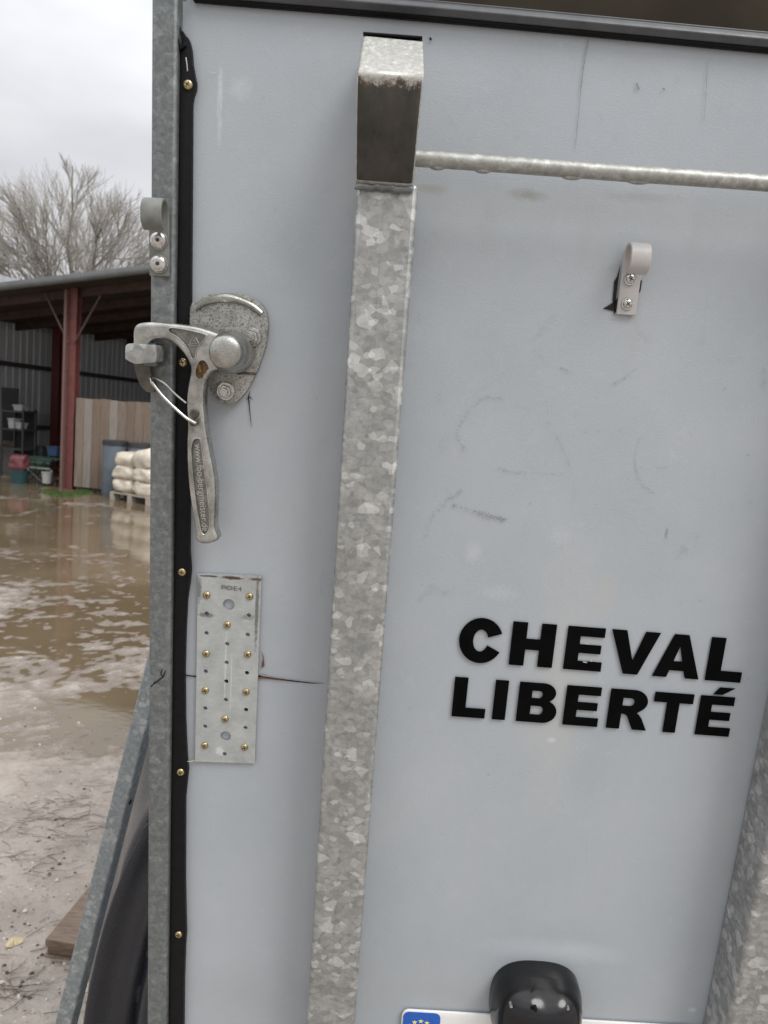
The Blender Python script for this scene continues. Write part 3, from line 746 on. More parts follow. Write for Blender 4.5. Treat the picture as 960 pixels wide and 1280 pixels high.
# lamp: lofted two-lobed dome
lc = L(667, 1246, .0); lw = (L(724, 1250, .02).x - L(609, 1250, .02).x) / 2
def lamp_r(a, lobe):
    ca, sa = math.cos(a), math.sin(a)
    r = 1 / ((abs(ca) ** 2.7 + abs(sa) ** 2.7) ** (1 / 2.7))
    if lobe and sa > 0: r *= 1 - .24 * lobe * math.exp(-((a - math.pi / 2) / .42) ** 2)
    return r
rings = [(0, 1.0, 0, 0), (.010, 1.0, 0, 0), (.017, .99, 0, 0), (.021, .965, .05, 0)]
for k in range(1, 13):
    t = k / 12; rings.append((.022 + .032 * math.sin(t * math.pi / 2), max(.02, .955 * math.cos(t * math.pi / 2 * .995) ** .62), .55 * math.sin(math.pi * t) ** .6 * (1 - .3 * t), -.10 * t))
NS = 56; vs = []
for v, k, lobe, dz in rings:
    for i in range(NS):
        a = 2 * math.pi * i / NS; rr = lamp_r(a, lobe) * k * lw
        vs.append((lc.x + rr * math.cos(a), -v, lc.z + dz * lw * .5 + rr * math.sin(a) * .96))
mb = MB(); mb.add(vs, [(i*NS+k, i*NS+(k+1) % NS, (i+1)*NS+(k+1) % NS, (i+1)*NS+k) for i in range(len(rings)-1) for k in range(NS)] + [tuple((len(rings)-1)*NS + k for k in range(NS))])
lamp = mb.build('plate_lamp', M['blackgloss'], trailer, smooth=True, angle=60)
for x, y in ((639, 1258), (710, 1261)):
    q = L(x, y, .044); MB().lathe(q, (0, -1, 0), [(.0016, -.005), (.0016, .0005)], 10).build('lamp_screw', M['steel'], lamp, smooth=True)
mb = MB(); q = L(669, 1262, .0525); mb.lathe(q, (0, -1, 0), [(.0022, -.004), (.002, .0012)], 12); mb.build('lamp_clip', M['rubber'], lamp, smooth=True)

# tailgate latch
ox, oy, s = 140, 340, 3.554
latch = empty('tailgate_latch'); latch.parent = trailer; latch.location = L(250, 430, 0)
def lp(o): o.matrix_basis = Matrix.Translation(-latch.location) @ o.matrix_basis; return o
def Q(pts, v, sub=3): 
    return [(a.x, a.y) for a in smooth_loop([(x, y, 0) for x, y in tr(pts, ox, oy, s, v)], sub)]
mp_pts = [(350,150),(375,122),(430,100),(500,92),(560,96),(610,108),(655,135),(682,175),(691,220),(690,275),(682,325),(664,385),(640,450),(610,508),(580,550),(550,578),(520,591),(490,585),(465,565),(445,540),(425,500),(395,450),(360,400),(348,330),(345,250),(346,190)]
mb = MB(); slab(mb, Q(mp_pts, .009), .0012, .009)
mplate = lp(weld(mb.build('mounting_plate', M['cast_spk'], latch, bevel=.0028, seg=3)))
# raised rim along the top and the rim round the edge
def zl(pts, v, sub=5): return [L(p.x / s + ox, p.y / s + oy, v) for p in smooth_loop([(x, y, 0) for x, y in pts], sub, False)]
pp = zl([(366,166),(385,148),(430,128),(480,117),(530,118),(580,132),(620,150),(650,172),(664,186)], .0095)
mb = MB(); mb.tube(pp, [.0030 + .0012 * math.exp(-((i / len(pp) - .42) / .10) ** 2) for i in range(len(pp))], 10)
lp(mb.build('raised_rib', M['cast'], latch, smooth=True))
pp = zl([(560,453),(600,450),(640,452)], .0087); lp(MB().tube(pp, .0012, 8).build('plate_step', M['cast_dark'], latch, smooth=True))
for x, y in ((624, 290), (506, 530)):
    q = L(x/s + ox, y/s + oy, .010)
    mb = MB(); mb.lathe(q, (0, -1, 0), [(.0082, -.001), (.0082, .0012), (.0076, .0018), (.004, .0018)], 26)
    mb.lathe(q, (0, -1, 0), [(.0064, .0018), (.0064, .0055), (.0056, .0066), (.0040, .0068)], 6)
    mb.lathe(q, (0, -1, 0), [(.0040, .0068), (.0040, .0092), (.0034, .0100), (.0020, .0100), (.0018, .0092)], 20)
    lp(mb.build('mounting_nut', M['steel'], latch, smooth=True, angle=30))
# lever with hook arm
VF = .034
lev = [(92,300),(92,268),(99,243),(120,228),(170,223),(240,225),(320,233),(380,243),(430,258),(470,272),(520,292),(556,330),(560,375),(535,415),(490,432),(450,440),(428,462),(412,500),(408,560),(410,620),(418,700),(436,800),(452,880),(461,960),(460,1050),(457,1120),(461,1150),(470,1172),(468,1193),(440,1206),(410,1210),(386,1203),(371,1190),(369,1165),(366,1125),(352,1050),(339,950),(332,850),(331,760),(334,680),(330,600),(333,520),(347,440),(338,400),(315,360),(280,325),(240,303),(205,298),(175,304),(158,322),(152,345),(120,350),(94,345)]
rec1 = [(250,256),(262,247),(300,250),(350,260),(400,272),(420,283),(410,302),(392,322),(376,352),(370,380),(358,388),(348,372),(334,338),(310,308),(285,286),(258,270)]
rec2 = [(362,745),(378,738),(393,745),(400,790),(410,870),(422,960),(432,1060),(434,1130),(424,1158),(408,1168),(394,1150),(386,1110),(374,1050),(362,950),(353,850),(350,780)]
slot = [(386,402),(402,392),(418,402),(430,430),(420,452),(398,472),(378,468),(372,440)]
mb = MB(); round_slab(mb, Q(lev, VF), VF - .013, VF, .0036, recesses=[Q(rec1, VF), Q(rec2, VF), Q(slot, VF)], depth=.0026, rmi=[2, 2, 1])
lever = lp(mb.build('lever', [M['lever'], M['rust'], M['recess']], latch, smooth=True, angle=40))
for rc in (rec1, rec2):
    pp = [Vector((a, -VF - .0000, b)) for a, b in Q(rc, VF)]; pp.append(pp[0]); pp.append(pp[1])
    lp(MB().tube(pp, .0007, 8).build('recess_rim', M['lever'], latch, smooth=True))
# grease blob in the slot, triangle mark, wording
pp = zl([(384,410),(392,440),(405,455),(420,440)], VF - .002, 4); lp(MB().tube(pp, [.0012 + .0012 * random.random() for _ in pp], 7).build('grease_lump', M['rust'], latch, smooth=True))
mb = MB()
tri = [(366,280),(343,326),(392,330)]
for a, b in zip(tri, tri[1:] + tri[:1]): mb.tube([L(a[0]/s+ox, a[1]/s+oy, VF-.0022), L(b[0]/s+ox, b[1]/s+oy, VF-.0022)], .00042, 6)
mb.tube([L(x/s+ox, y/s+oy, VF-.0022) for x, y in ((352,318),(382,320))], .0005, 6); mb.tube([L(x/s+ox, y/s+oy, VF-.0022) for x, y in ((358,306),(376,308))], .0005, 6)
lp(mb.build('triangle_mark', M['cast'], latch, smooth=True))
pA = L(368/s+ox, 764/s+oy, VF - .0024); pB = L(401/s+ox, 1150/s+oy, VF - .0024)
ang = math.atan2(-(pB.z - pA.z), pB.x - pA.x)
tx = put_text('embossed_wording', 'www.fbo-bergmeister.de', .0088, M['emb'], latch, pA, ang, .0007, 1.0, (pB - pA).length); lp(tx)
# knob
base = L(528/s+ox, 360/s+oy, .030); kn = L(480/s+ox, 355/s+oy, .062)
mb = MB(); ax = (kn - base).normalized(); ax = (ax * .35 + Vector((0, -1, 0)) * .65).normalized()
mb.lathe(base, (0, -1, 0), [(.0175, -.018), (.0175, .004), (.0165, .0065), (.0150, .0072)], 36)
kb = Vector((kn.x, base.y, kn.z)) + Vector((.0035, 0, 0))
mb.lathe(kb, (0, -1, 0), [(.0168, .0), (.0170, .012), (.0158, .014), (.0152, .0150), (.0146, .024), (.0138, .0275), (.0118, .0296), (.0085, .0308), (.0045, .0312), (.001, .0312)], 40)
lp(mb.build('pivot_knob', M['cast'], latch, smooth=True, angle=45))
# dark hook tongue behind the catch, the catch block on the post
tongue = [(98,330),(98,400),(106,450),(120,492),(142,523),(170,536),(188,524),(180,490),(172,455),(168,420),(172,390),(176,330)]
mb = MB(); slab(mb, Q(tongue, .026), .017, .026); lp(weld(mb.build('hook_tongue', M['cast_dark'], latch, bevel=.002, seg=3)))
blk = [(60,332),(68,322),(84,318),(180,326),(194,332),(197,345),(197,392),(190,401),(178,403),(110,408),(92,404),(62,388),(59,376)]
mb = MB(); slab(mb, Q(blk, .044, 2), .022, .044)
catch = weld(mb.build('catch_block', M['galv'], trailer, bevel=.0022, seg=3))
c0 = L(172/s+ox, 365/s+oy, .02)
MB().box((c0.x - .004, -.030, c0.z - .010), (c0.x + .008, -pf + .002, c0.z + .010)).build('catch_root', M['galv_dark'], catch, bevel=.002)
# wire clip
pp = zl([(160,470),(185,500),(225,550),(280,605),(330,648),(362,667),(374,672)], .046)
pp = [p + Vector((0, (.0085 if i < 4 else 0) * (1 - i / 4) if i < 4 else 0, 0)) for i, p in enumerate(pp)]
mb = MB(); mb.tube(pp, .0013, 10)
pp = zl([(178,470),(205,478),(240,500),(285,545),(330,582)], .022); mb.tube(pp, .0010, 8)
lp(mb.build('wire_clip', M['chrome'], latch, smooth=True))
mb = MB(); q = L(366/s+ox, 629/s+oy, VF + .0005); mb.lathe(q, (0, -1, 0), [(.0042, -.001), (.0042, .0006), (.0034, .0012), (.0022, .0012), (.0022, .0004), (.001, .0004)], 20)
q = L(366/s+ox, 668/s+oy, VF + .0005); mb.lathe(q, (0, -1, 0), [(.0032, -.001), (.0030, .006), (.0020, .009)], 14)
lp(mb.build('clip_rivet', M['cast_dark'], latch, smooth=True))

# fender and wheels
def fender_local(px, py, depth):
    x, y, z = ray(px, py, PITCH + TILT); s_ = (D0 + depth) / y
    return Vector((x * s_, depth, z * s_ + HL))
fp = [fender_local(x, y, .48) for x, y in ((187, 1022), (181, 1035), (165, 1066), (148, 1108), (133, 1155), (122, 1200), (113, 1245), (107, 1290), (104, 1330))]
print('fender', [tuple(round(c, 3) for c in p) for p in fp])
prof = [(XO, fp[0].z + .055), (fp[0].x + .04, fp[0].z + .035)] + [(p.x, p.z) for p in fp]
prof = [(a.x, a.y) for a in smooth_loop([(x, z, 0) for x, z in prof], 3, False)]
cy, r0 = .48 + .62, .0
mb = MB(); vs = []; NA = 40; npf = len(prof)
# shell: rear face then over the wheels; section is scaled by an arch factor
for i in range(NA + 1):
    t = i / NA; yy = .48 + 1.45 * t
    e = 1 - abs(2 * t - 1) ** 2.6
    for k, (x, z) in enumerate(prof):
        f = k / (npf - 1)
        zz = z + .16 * e * (1 - f) + .02 * e
        xx = x - (.05 + .03 * f) * min(1, t * 6) * (f > 0) * min(1, f * 3)
        groove = .006 * math.exp(-((f - .55) / .05) ** 2)
        vs.append((xx + groove, yy, zz))
for i in range(NA):
    for k in range(npf - 1): mb.add([], [], 0)
mb.add(vs, [(i*npf+k, i*npf+k+1, (i+1)*npf+k+1, (i+1)*npf+k) for i in range(NA) for k in range(npf-1)])
# rear face with moulded step and groove
bot = prof[-1][1]
for j, (off, mi) in enumerate(((0, 0),)):
    cols = []
    NC = 48
    face = []
    for k, (x, z) in enumerate(prof):
        for c in range(NC + 1):
            g = c / NC; xx = x + (XO - x) * g
            dd = g * abs(XO - x)
            gy = .016 * math.exp(-((dd - .085) / .008) ** 2) - .020 * math.exp(-((dd) / .03) ** 2) 
            face.append((xx, .48 + gy - .0, z))
    mb.add(face, [(k*(NC+1)+c, k*(NC+1)+c+1, (k+1)*(NC+1)+c+1, (k+1)*(NC+1)+c) for k in range(npf-1) for c in range(NC)])
fender = weld(mb.build('fender', M['fender'], trailer, smooth=True, angle=50), 1e-4)
sol = fender.modifiers.new('thick', 'SOLIDIFY'); sol.thickness = .003
for (yy) in (.86, 1.52):
    wz = -math.tan(TILT) * yy + .30 / ct - .0
    for xw in (XO - .13, 1.58):
        c = Vector((xw, yy, wz))
        ty = MB().lathe(c, (1, 0, 0), [(.18, -.085), (.27, -.085), (.30, -.065), (.305, 0), (.30, .065), (.27, .085), (.18, .085)], 40).build('tyre', M['tyre'], trailer, smooth=True)
        MB().lathe(c, (-1, 0, 0), [(.18, .06), (.175, .03), (.09, .02), (.07, .05), (.02, .06)], 32).build('rim', M['rim'], ty, smooth=True)

# leaning square tube beside the trailer
def at_depth(px, py, dep):
    x, y, z = ray(px, py, PITCH); s_ = dep / y; return Vector((x * s_, dep, 1.6 + z * s_))
dep = 1.06
a_ = at_depth(179, 900, dep); b_ = at_depth(84, 1275, dep - .03)
dd = (b_ - a_).normalized()
bot_p = a_ + dd * ((a_.z - .006) / -dd.z); top_p = a_ - dd * .50
print('pole', a_, b_, bot_p, top_p)
Lp = (top_p - bot_p).length
zax = (top_p - bot_p).normalized(); yax = Vector((.20, 1, 0)); yax = (yax - zax * yax.dot(zax)).normalized(); xax = yax.cross(zax)
Mp = Matrix((xax, yax, zax)).transposed().to_4x4(); Mp.translation = bot_p
mb = MB(); mb.box((-.0125, -.0125, 0), (.0125, .0125, Lp))
pole = mb.build('leaning_tube', M['galv_tube'], bevel=.003, seg=3, matrix=Mp)
tag(pole, 'galvanised square tube leaning against the trailer side in front of the black fender', 'metal tube')
q = Mp.inverted() @ at_depth(164, 1006, dep - .02)
mb = MB(); mb.lathe((.0127, -.003, q.z), (1, 0, 0), [(.004, 0), (.0035, .0008)], 10); 
mb.build('bolt_hole', M['tear'], pole)

# ================================================================== YARD
def gh(x, y):
    """height of the mud"""
    d = y + .12 * (x + 3)
    if d < 2.6: base_ = .020 + .006 * (2.6 - d)
    elif d < 3.6: base_ = .020 - .016 * (d - 2.6)
    elif d < 6.5: base_ = .004 - .005 * (d - 3.6) / 2.9
    else: base_ = -.001 - .003 * min(1, (d - 6.5) / 2)
    p = Vector((x, y, 0)); wp_ = p + Vector((noise.noise(p * 2.1), noise.noise(p * 2.1 + Vector((9, 2, 4))), 0)) * .18
    v = .007 * noise.noise(wp_ * 1.1) + .005 * noise.noise(wp_ * 3.7 + Vector((3, 1, 0))) + .0065 * noise.noise(wp_ * 8.3) + .0065 * noise.noise(wp_ * 15) + .0045 * noise.noise(p * 31)
    if d < 9: v += .0016 * noise.noise(p * 61)
    v *= .6 + .4 * min(1, max(0, (d - 2.4) / 1.5))
    v -= .018 * math.exp(-(((x + 1.25) / .40) ** 2 + ((y - 3.95) / .30) ** 2)) + .012 * math.exp(-(((x + 1.2) / .7) ** 2 + ((y - 6.2) / .6) ** 2))
    f = 1.0 if 0 < y < 18.5 and -14 < x < 6 else 0
    return (base_ + v) if f else .01 + v
ys = [-300, -60, -15, -4, 0]; y = .5
while y < 18: ys.append(y); y += max(.012, .0105 * y * (.6 if 3 < y < 9 else 1))
ys += [19, 22, 30, 60, 140, 400]
xs_ = [-400, -120, -45, -22, -14]; x = -9.5
while x < .6: xs_.append(x); x += .018 if x > -3.5 else .035
xs_ += [1.2, 2.5, 5, 10, 30, 100, 400]
vs = [(x, y, gh(x, y)) for y in ys for x in xs_]
nX = len(xs_)
me = bpy.data.meshes.new('ground')
me.from_pydata(vs, [], [(j*nX+i, j*nX+i+1, (j+1)*nX+i+1, (j+1)*nX+i) for j in range(len(ys)-1) for i in range(nX-1)])
m = NT('wet_mud')
cc = m.ramp(m.noise(3.5, 6, .65), [(.3, (.27, .23, .20)), (.7, (.42, .37, .325))])
cc = m.mix(m.ramp(m.noise(38, 6, .75), [(.5, 0.0), (.72, .55)]), cc, (.115, .09, .065))
cc = m.mix(m.ramp(m.noise(160, 5, .8), [(.6, 0.0), (.68, .6)]), cc, (.07, .055, .04))
vv = m.n('ShaderNodeTexVoronoi'); vv.inputs['Scale'].default_value = 70; m.t.links.new(m.tc.outputs['Object'], vv.inputs['Vector'])
sp_ = m.n('ShaderNodeSeparateColor'); m.t.links.new(vv.outputs['Color'], sp_.inputs[0])
peb = m.math('MULTIPLY', m.ramp(vv.outputs['Distance'], [(.22, 1.0), (.30, 0.0)]), m.ramp(sp_.outputs[0], [(.90, 0.0), (.93, 1.0)]))
cc = m.mix(peb, cc, m.ramp(sp_.outputs[1], [(.2, (.30, .28, .25)), (.8, (.62, .58, .52))]))
sz_ = m.n('ShaderNodeSeparateXYZ'); m.t.links.new(m.tc.outputs['Object'], sz_.inputs[0])
wet = m.ramp(m.math('ADD', m.math('MULTIPLY', sz_.outputs[2], 100), m.math('SUBTRACT', m.noise(60, 4, .7), .5)), [(.0, 1.0), (1.0, 0.0)])
cc = m.mix(m.math('MULTIPLY', wet, .75), cc, (.135, .105, .075))
m.set(col=cc, rough=m.mix(wet, m.ramp(m.noise(5, 5, .6), [(.35, .24), (.65, .46)]), (.1, .1, .1)), spec=.6)
b0 = m.bump(m.noise(45, 8, .7), .5, .012); m.bump(m.math('ADD', m.noise(220, 4, .7), peb), .5, .004, b0)
me.materials.append(m.m); me.shade_smooth()
g = bpy.data.objects.new('ground', me); col.objects.link(g); tag(g, kind='structure')
me = bpy.data.meshes.new('puddle_water'); me.from_pydata([(-11, 1.8, 0), (3, 1.8, 0), (3, 18, 0), (-11, 18, 0)], [], [(0, 1, 2, 3)])
m = NT('muddy_water')
m.set(col=m.ramp(m.noise(.9, 3), [(.35, (.115, .085, .052)), (.65, (.15, .115, .072))]), rough=.06, spec=.5)
b0 = m.bump(m.noise(2.5, 3, .5), .12, .02); m.bump(m.noise(14, 3, .5, 0, None, (1, 1.6, 1)), .12, .004, b0)
me.materials.append(m.m)
w = bpy.data.objects.new('puddle_water', me); col.objects.link(w); tag(w, kind='structure')

# litter on the mud: short stalks and bark bits
def litter(name, n, region, rmin, rmax, lmin, lmax, mat, cluster=None, kind='stuff', lift=.003):
    mb = MB()
    for i in range(n):
        if cluster:
            c = random.choice(cluster); px, py = random.gauss(c[0], c[2]), random.gauss(c[1], c[3])
        else: px, py = random.uniform(region[0], region[2]), random.uniform(region[1], region[3])
        p = G(px, py)
        if p.y < 1.0 or p.y > 14: continue
        a = random.uniform(-.5, .9) if random.random() < .7 else random.uniform(0, 3.1)
        l_ = random.uniform(lmin, lmax); pts = []
        bend = random.uniform(-.5, .5)
        for k in range(4):
            t = k / 3; q = p + Vector((math.cos(a + bend * t), math.sin(a + bend * t), 0)) * l_ * t
            pts.append(Vector((q.x, q.y, max(0, gh(q.x, q.y)) + lift + .004 * math.sin(t * 3.1) * random.random())))
        r_ = random.uniform(rmin, rmax); mb.tube(pts, [r_, r_, r_ * .8, r_ * .4], 4)
    o = mb.build(name, mat, smooth=False); tag(o, 'scattered wet stalks and bark bits lying on the mud', 'litter', kind=kind); return o
litter('plant_debris', 260, (0, 880, 185, 1280), .0003, .0011, .008, .11, plain('dark_stalk', (.13, .10, .075), .7), [(30, 1035, 30, 14), (80, 1030, 25, 12), (40, 1080, 30, 12), (15, 1250, 22, 20), (80, 1200, 20, 16), (60, 1010, 40, 8), (90, 940, 60, 25)])
o = litter('straw_litter', 160, (0, 860, 185, 1280), .0006, .0016, .008, .045, plain('pale_stalk', (.42, .34, .24), .6))
o['label'] = 'short pale straw pieces scattered over the near mud'

for nm, n_, c_, lb in (('dark_gravel', 260, (.075, .06, .05), 'small dark stones and clods pressed in the near mud'), ('pale_gravel', 170, (.50, .46, .40), 'small pale stones scattered over the near mud')):
    mb = MB()
    for i in range(n_):
        p = G(random.uniform(-10, 186), 880 + 400 * random.random() ** .8); r_ = random.choice((.002, .003, .003, .004, .007)) * random.uniform(.7, 1.3)
        vs_ = []
        for (a, b, c_z) in ((1,0,0),(.3,.95,0),(-.8,.6,0),(-.8,-.6,0),(.3,-.95,0),(.4,.3,.7),(-.4,.2,.8),(0,-.5,.65)):
            vs_.append(p + Vector((a * random.uniform(.7, 1.2), b * random.uniform(.7, 1.2), c_z * random.uniform(.6, 1))) * r_ + Vector((0, 0, gh(p.x, p.y) + r_ * .1)))
        mb.add(vs_, [(0,1,5),(1,6,5),(1,2,6),(2,3,6),(3,7,6),(3,4,7),(4,0,7),(0,5,7),(5,6,7)])
    o = mb.build(nm, plain(nm + '_mat', c_, .5, 0, .4, 50)); tag(o, lb, 'gravel', kind='stuff')

# pale fallen leaf, plank stack
lf = G(17, 1187)
mb = MB(); pts = []
for k in range(14):
    a = 2 * math.pi * k / 14; r_ = .020 * (1 + .35 * math.sin(3 * a + 1) + .1 * random.random()); pts.append((lf.x + r_ * math.cos(a), lf.y + r_ * 1.1 * math.sin(a), gh(lf.x, lf.y) + .006 + .004 * math.sin(2 * a)))
mb.add([(lf.x, lf.y, gh(lf.x, lf.y) + .012)] + pts, [(0, k + 1, (k + 1) % 14 + 1) for k in range(14)])
o = mb.build('fallen_leaf', plain('pale_leaf', (.52, .42, .26), .6, 0, .3, 60)); sl = o.modifiers.new('t', 'SOLIDIFY'); sl.thickness = .0008
tag(o, 'pale crumpled leaf lying on the mud left of the wooden boards', 'leaf')
p1 = G(55, 1204); 
m = NT('wet_plank'); 
wv = m.noise(16, 6, .7, .6, None, (1, 12, 4))
m.set(col=m.ramp(wv, [(.3, (.08, .05, .033)), (.7, (.27, .19, .135))]), rough=.38); m.bump(wv, .5, .004); M['plank'] = m.m
wroot = empty('board_pile'); wroot.location = p1; tag(wroot, 'short wet brown boards piled on the mud behind the leaning tube', 'boards')
wroot.rotation_euler = (0, 0, R(-6))
for k in range(3):
    ln = .26; z0 = .004 + k * .024
    mb = MB(); o_ = random.uniform(-.008, .008)
    mb.box((o_, o_, z0), (.30 + o_, ln + o_, z0 + .022)); mb.build('board', M['plank'], wroot, bevel=.003)

# ================================================================== BARN
barn = empty('open_barn'); barn.location = (-5.88, 14.2, 0)
tag(barn, 'open fronted barn with red steel posts, grey sheet walls and a dark roof', 'barn')
BX = Vector((1, -.2, 0)).normalized(); BY = Vector((.2, 1, 0)).normalized()   # along the front, towards the back
BM = Matrix((BX, BY, Vector((0, 0, 1)))).transposed().to_4x4(); BM.translation = barn.location
BMI = BM.inverted()
def bl(p): return BMI @ p
barn.matrix_basis = BM
m = NT('red_painted_steel'); m.set(col=m.ramp(m.noise(6, 6, .7), [(.3, (.11, .032, .028)), (.7, (.17, .055, .046))]), rough=.5); M['red'] = m.m
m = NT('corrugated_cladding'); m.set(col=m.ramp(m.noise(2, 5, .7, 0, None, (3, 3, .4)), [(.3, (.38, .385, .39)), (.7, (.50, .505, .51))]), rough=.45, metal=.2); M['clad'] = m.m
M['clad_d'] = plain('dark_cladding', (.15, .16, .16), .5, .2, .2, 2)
M['purlin'] = plain('old_purlin', (.055, .032, .024), .7, 0, .4, 6)
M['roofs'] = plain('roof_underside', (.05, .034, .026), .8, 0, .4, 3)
M['gutter'] = plain('grey_gutter', (.17, .185, .19), .4, .2, .2, 3)
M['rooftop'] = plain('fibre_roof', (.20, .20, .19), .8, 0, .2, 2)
ZE = 3.68
def roofz(yb, xb=0.0): return ZE + .035 * yb + .137 * xb
X0, X1, DEP = -12, 11, 13
mb = MB()
mb.add([(X0, -.35, roofz(-.35, X0)), (X1, -.35, roofz(-.35, X1)), (X1, DEP, roofz(DEP, X1)), (X0, DEP, roofz(DEP, X0))], [(0, 1, 2, 3)])
mb.add([(X0, -.35, roofz(-.35, X0) + .06), (X1, -.35, roofz(-.35, X1) + .06), (X1, DEP, roofz(DEP, X1) + .06), (X0, DEP, roofz(DEP, X0) + .06)], [(0, 1, 2, 3)], 1)
for a, b in (((X0, -.35), (X1, -.35)), ((X1, -.35), (X1, DEP)), ((X1, DEP), (X0, DEP)), ((X0, DEP), (X0, -.35))):
    za, zb2 = roofz(a[1], a[0]), roofz(b[1], b[0])
    mb.add([(a[0], a[1], za), (b[0], b[1], zb2), (b[0], b[1], zb2 + .06), (a[0], a[1], za + .06)], [(0, 1, 2, 3)], 1)
roof = mb.build('roof', [M['roofs'], M['rooftop']], barn)
mb = MB(); SH = Matrix.Identity(4); SH[2][0] = .137
for k in range(9):
    y_ = .15 + k * 1.45; mb.box((X0, y_, roofz(y_) - .16), (X1, y_ + .08, roofz(y_) - .005), 0, SH)
mb.build('purlins', M['purlin'], roof)
gp = []
for k in range(9):
    a = math.pi + math.pi * k / 8; gp.append((-.42 + .075 * math.cos(a), ZE + .055 + .085 * math.sin(a)))
gp += [(-.345, ZE + .10), (-.495, ZE + .10)]
mb = MB(); mb.add([(X0, a, b + .137 * X0) for a, b in gp] + [(X1, a, b + .137 * X1) for a, b in gp], [(k, (k+1) % 11, 11 + (k+1) % 11, 11 + k) for k in range(11)] + [tuple(range(11)), tuple(range(11, 22))])
mb.build('gutter', M['gutter'], roof, smooth=True)
# H-section post helper
def hpost(name, x, y, zt, w=.17, parent=barn, mat=None):
    mb = MB(); t = .014
    mb.box((x - w/2, y - w/2, 0), (x + w/2, y - w/2 + t, zt)).box((x - w/2, y + w/2 - t, 0), (x + w/2, y + w/2, zt)).box((x - t/2, y - w/2 + t, 0), (x + t/2, y + w/2 - t, zt))
    return mb.build(name, mat or M['red'], parent)
fpst = bl(W(90.5, 520, 14.3)); print('front post local', fpst)
px0 = fpst.x
for x in (px0 - 5.6, px0, px0 + 5.6):
    hp = hpost('steel_post', x, .1, roofz(.1, x) - .01, .15)
    MB().box((x - .125, -.06, 0), (x - .078, .02, roofz(0, x) - .05)).build('downpipe', plain('pale_pipe', (.15, .085, .075), .5), hp) if x == px0 else None
    for sgn in (-1, 1):
        mb = MB(); mb.tube([Vector((x + sgn * .06, .0, 2.68 + .137 * x)), Vector((x + sgn * .56, .0, 3.55 + .137 * x))], .018, 6); mb.build('knee_brace', plain('brace_paint', (.08, .045, .04), .6), hp)
# corrugated end wall running back from the left
A = bl(Vector((-9.5, 16.0, 0))); A = bl(W(-60, 560, 16.2)); B = bl(W(200, 560, 24.0)); A.z = B.z = 0
A2 = A - (B - A).normalized() * .4
dirw = (B - A).normalized(); nw = Vector((dirw.y, -dirw.x, 0)); Lw = (B - A2).length
def corr_wall(name, A, B, z0, z1, mat, parent, pitch=.22):
    d = (B - A).normalized(); nn = Vector((d.y, -d.x, 0)); Ln = (B - A).length; pr = []
    x = 0
    while x < Ln:
        pr += [(x, 0), (x + pitch * .55, 0), (x + pitch * .65, .014), (x + pitch * .9, .014)]; x += pitch
    vs = [A + d * a + nn * b + Vector((0, 0, z0)) for a, b in pr] + [A + d * a + nn * b + Vector((0, 0, z1)) for a, b in pr]
    n = len(pr); return MB().add(vs, [(k, k+1, n+k+1, n+k) for k in range(n-1)]).build(name, mat, parent)
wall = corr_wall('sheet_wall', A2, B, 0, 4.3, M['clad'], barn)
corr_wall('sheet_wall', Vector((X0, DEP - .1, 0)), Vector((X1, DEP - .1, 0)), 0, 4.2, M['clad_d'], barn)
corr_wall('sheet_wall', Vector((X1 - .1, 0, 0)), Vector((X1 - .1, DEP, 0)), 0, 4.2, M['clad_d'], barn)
gz = 2.32
mb = MB(); 
for z_ in (gz, .9): 
    a = A2 + nw * .05; b = B + nw * .05
    mb.add([a + Vector((0,0,z_)), b + Vector((0,0,z_)), b + Vector((0,0,z_+.10)), a + Vector((0,0,z_+.10)), a + nw*.08 + Vector((0,0,z_)), b + nw*.08 + Vector((0,0,z_)), b + nw*.08 + Vector((0,0,z_+.10)), a + nw*.08 + Vector((0,0,z_+.10))], [(0,1,2,3),(4,5,6,7),(0,1,5,4),(3,2,6,7)])
mb.build('girts', plain('dark_girt', (.035, .03, .028), .7), wall)
ip = bl(W(70, 540, 18.6)); hpost('steel_post', ip.x, ip.y, 4.0, .20, barn, plain('dark_red_steel', (.10, .022, .02), .6))
# wooden board wall between front posts
m = NT('weathered_boards')
oi = m.n('ShaderNodeSeparateXYZ'); m.t.links.new(m.tc.outputs['Object'], oi.inputs[0])
bid = m.math('FLOOR', m.math('DIVIDE', m.math('SUBTRACT', oi.outputs[0], px0 + .117), .17))
wn = m.n('ShaderNodeTexWhiteNoise', noise_dimensions='1D'); m.t.links.new(bid, wn.inputs['W'])
g1 = m.noise(3.2, 8, .7, .8, None, (7, 1, .7))
cc = m.ramp(g1, [(.3, (.13, .105, .085)), (.7, (.33, .275, .225))])
cc = m.mix(m.ramp(wn.outputs['Value'], [(0, 0.0), (1, .8)]), cc, (.15, .10, .07))
cc = m.mix(m.ramp(wn.outputs['Value'], [(.4, .5), (.55, 0.0)]), cc, (.25, .235, .215))
m.set(col=cc, rough=.75); m.bump(g1, .4, .01); M['boards'] = m.m
mb = MB(); x = px0 + .12; 
while x < px0 + 5.3:
    w_ = .17 - .006; mb.box((x, .02 + random.uniform(-.006, .006), .06), (x + w_, .05, 1.70 + random.uniform(-.015, .015))); x += .17
mb.build('board_wall', M['boards'], barn, bevel=.003)

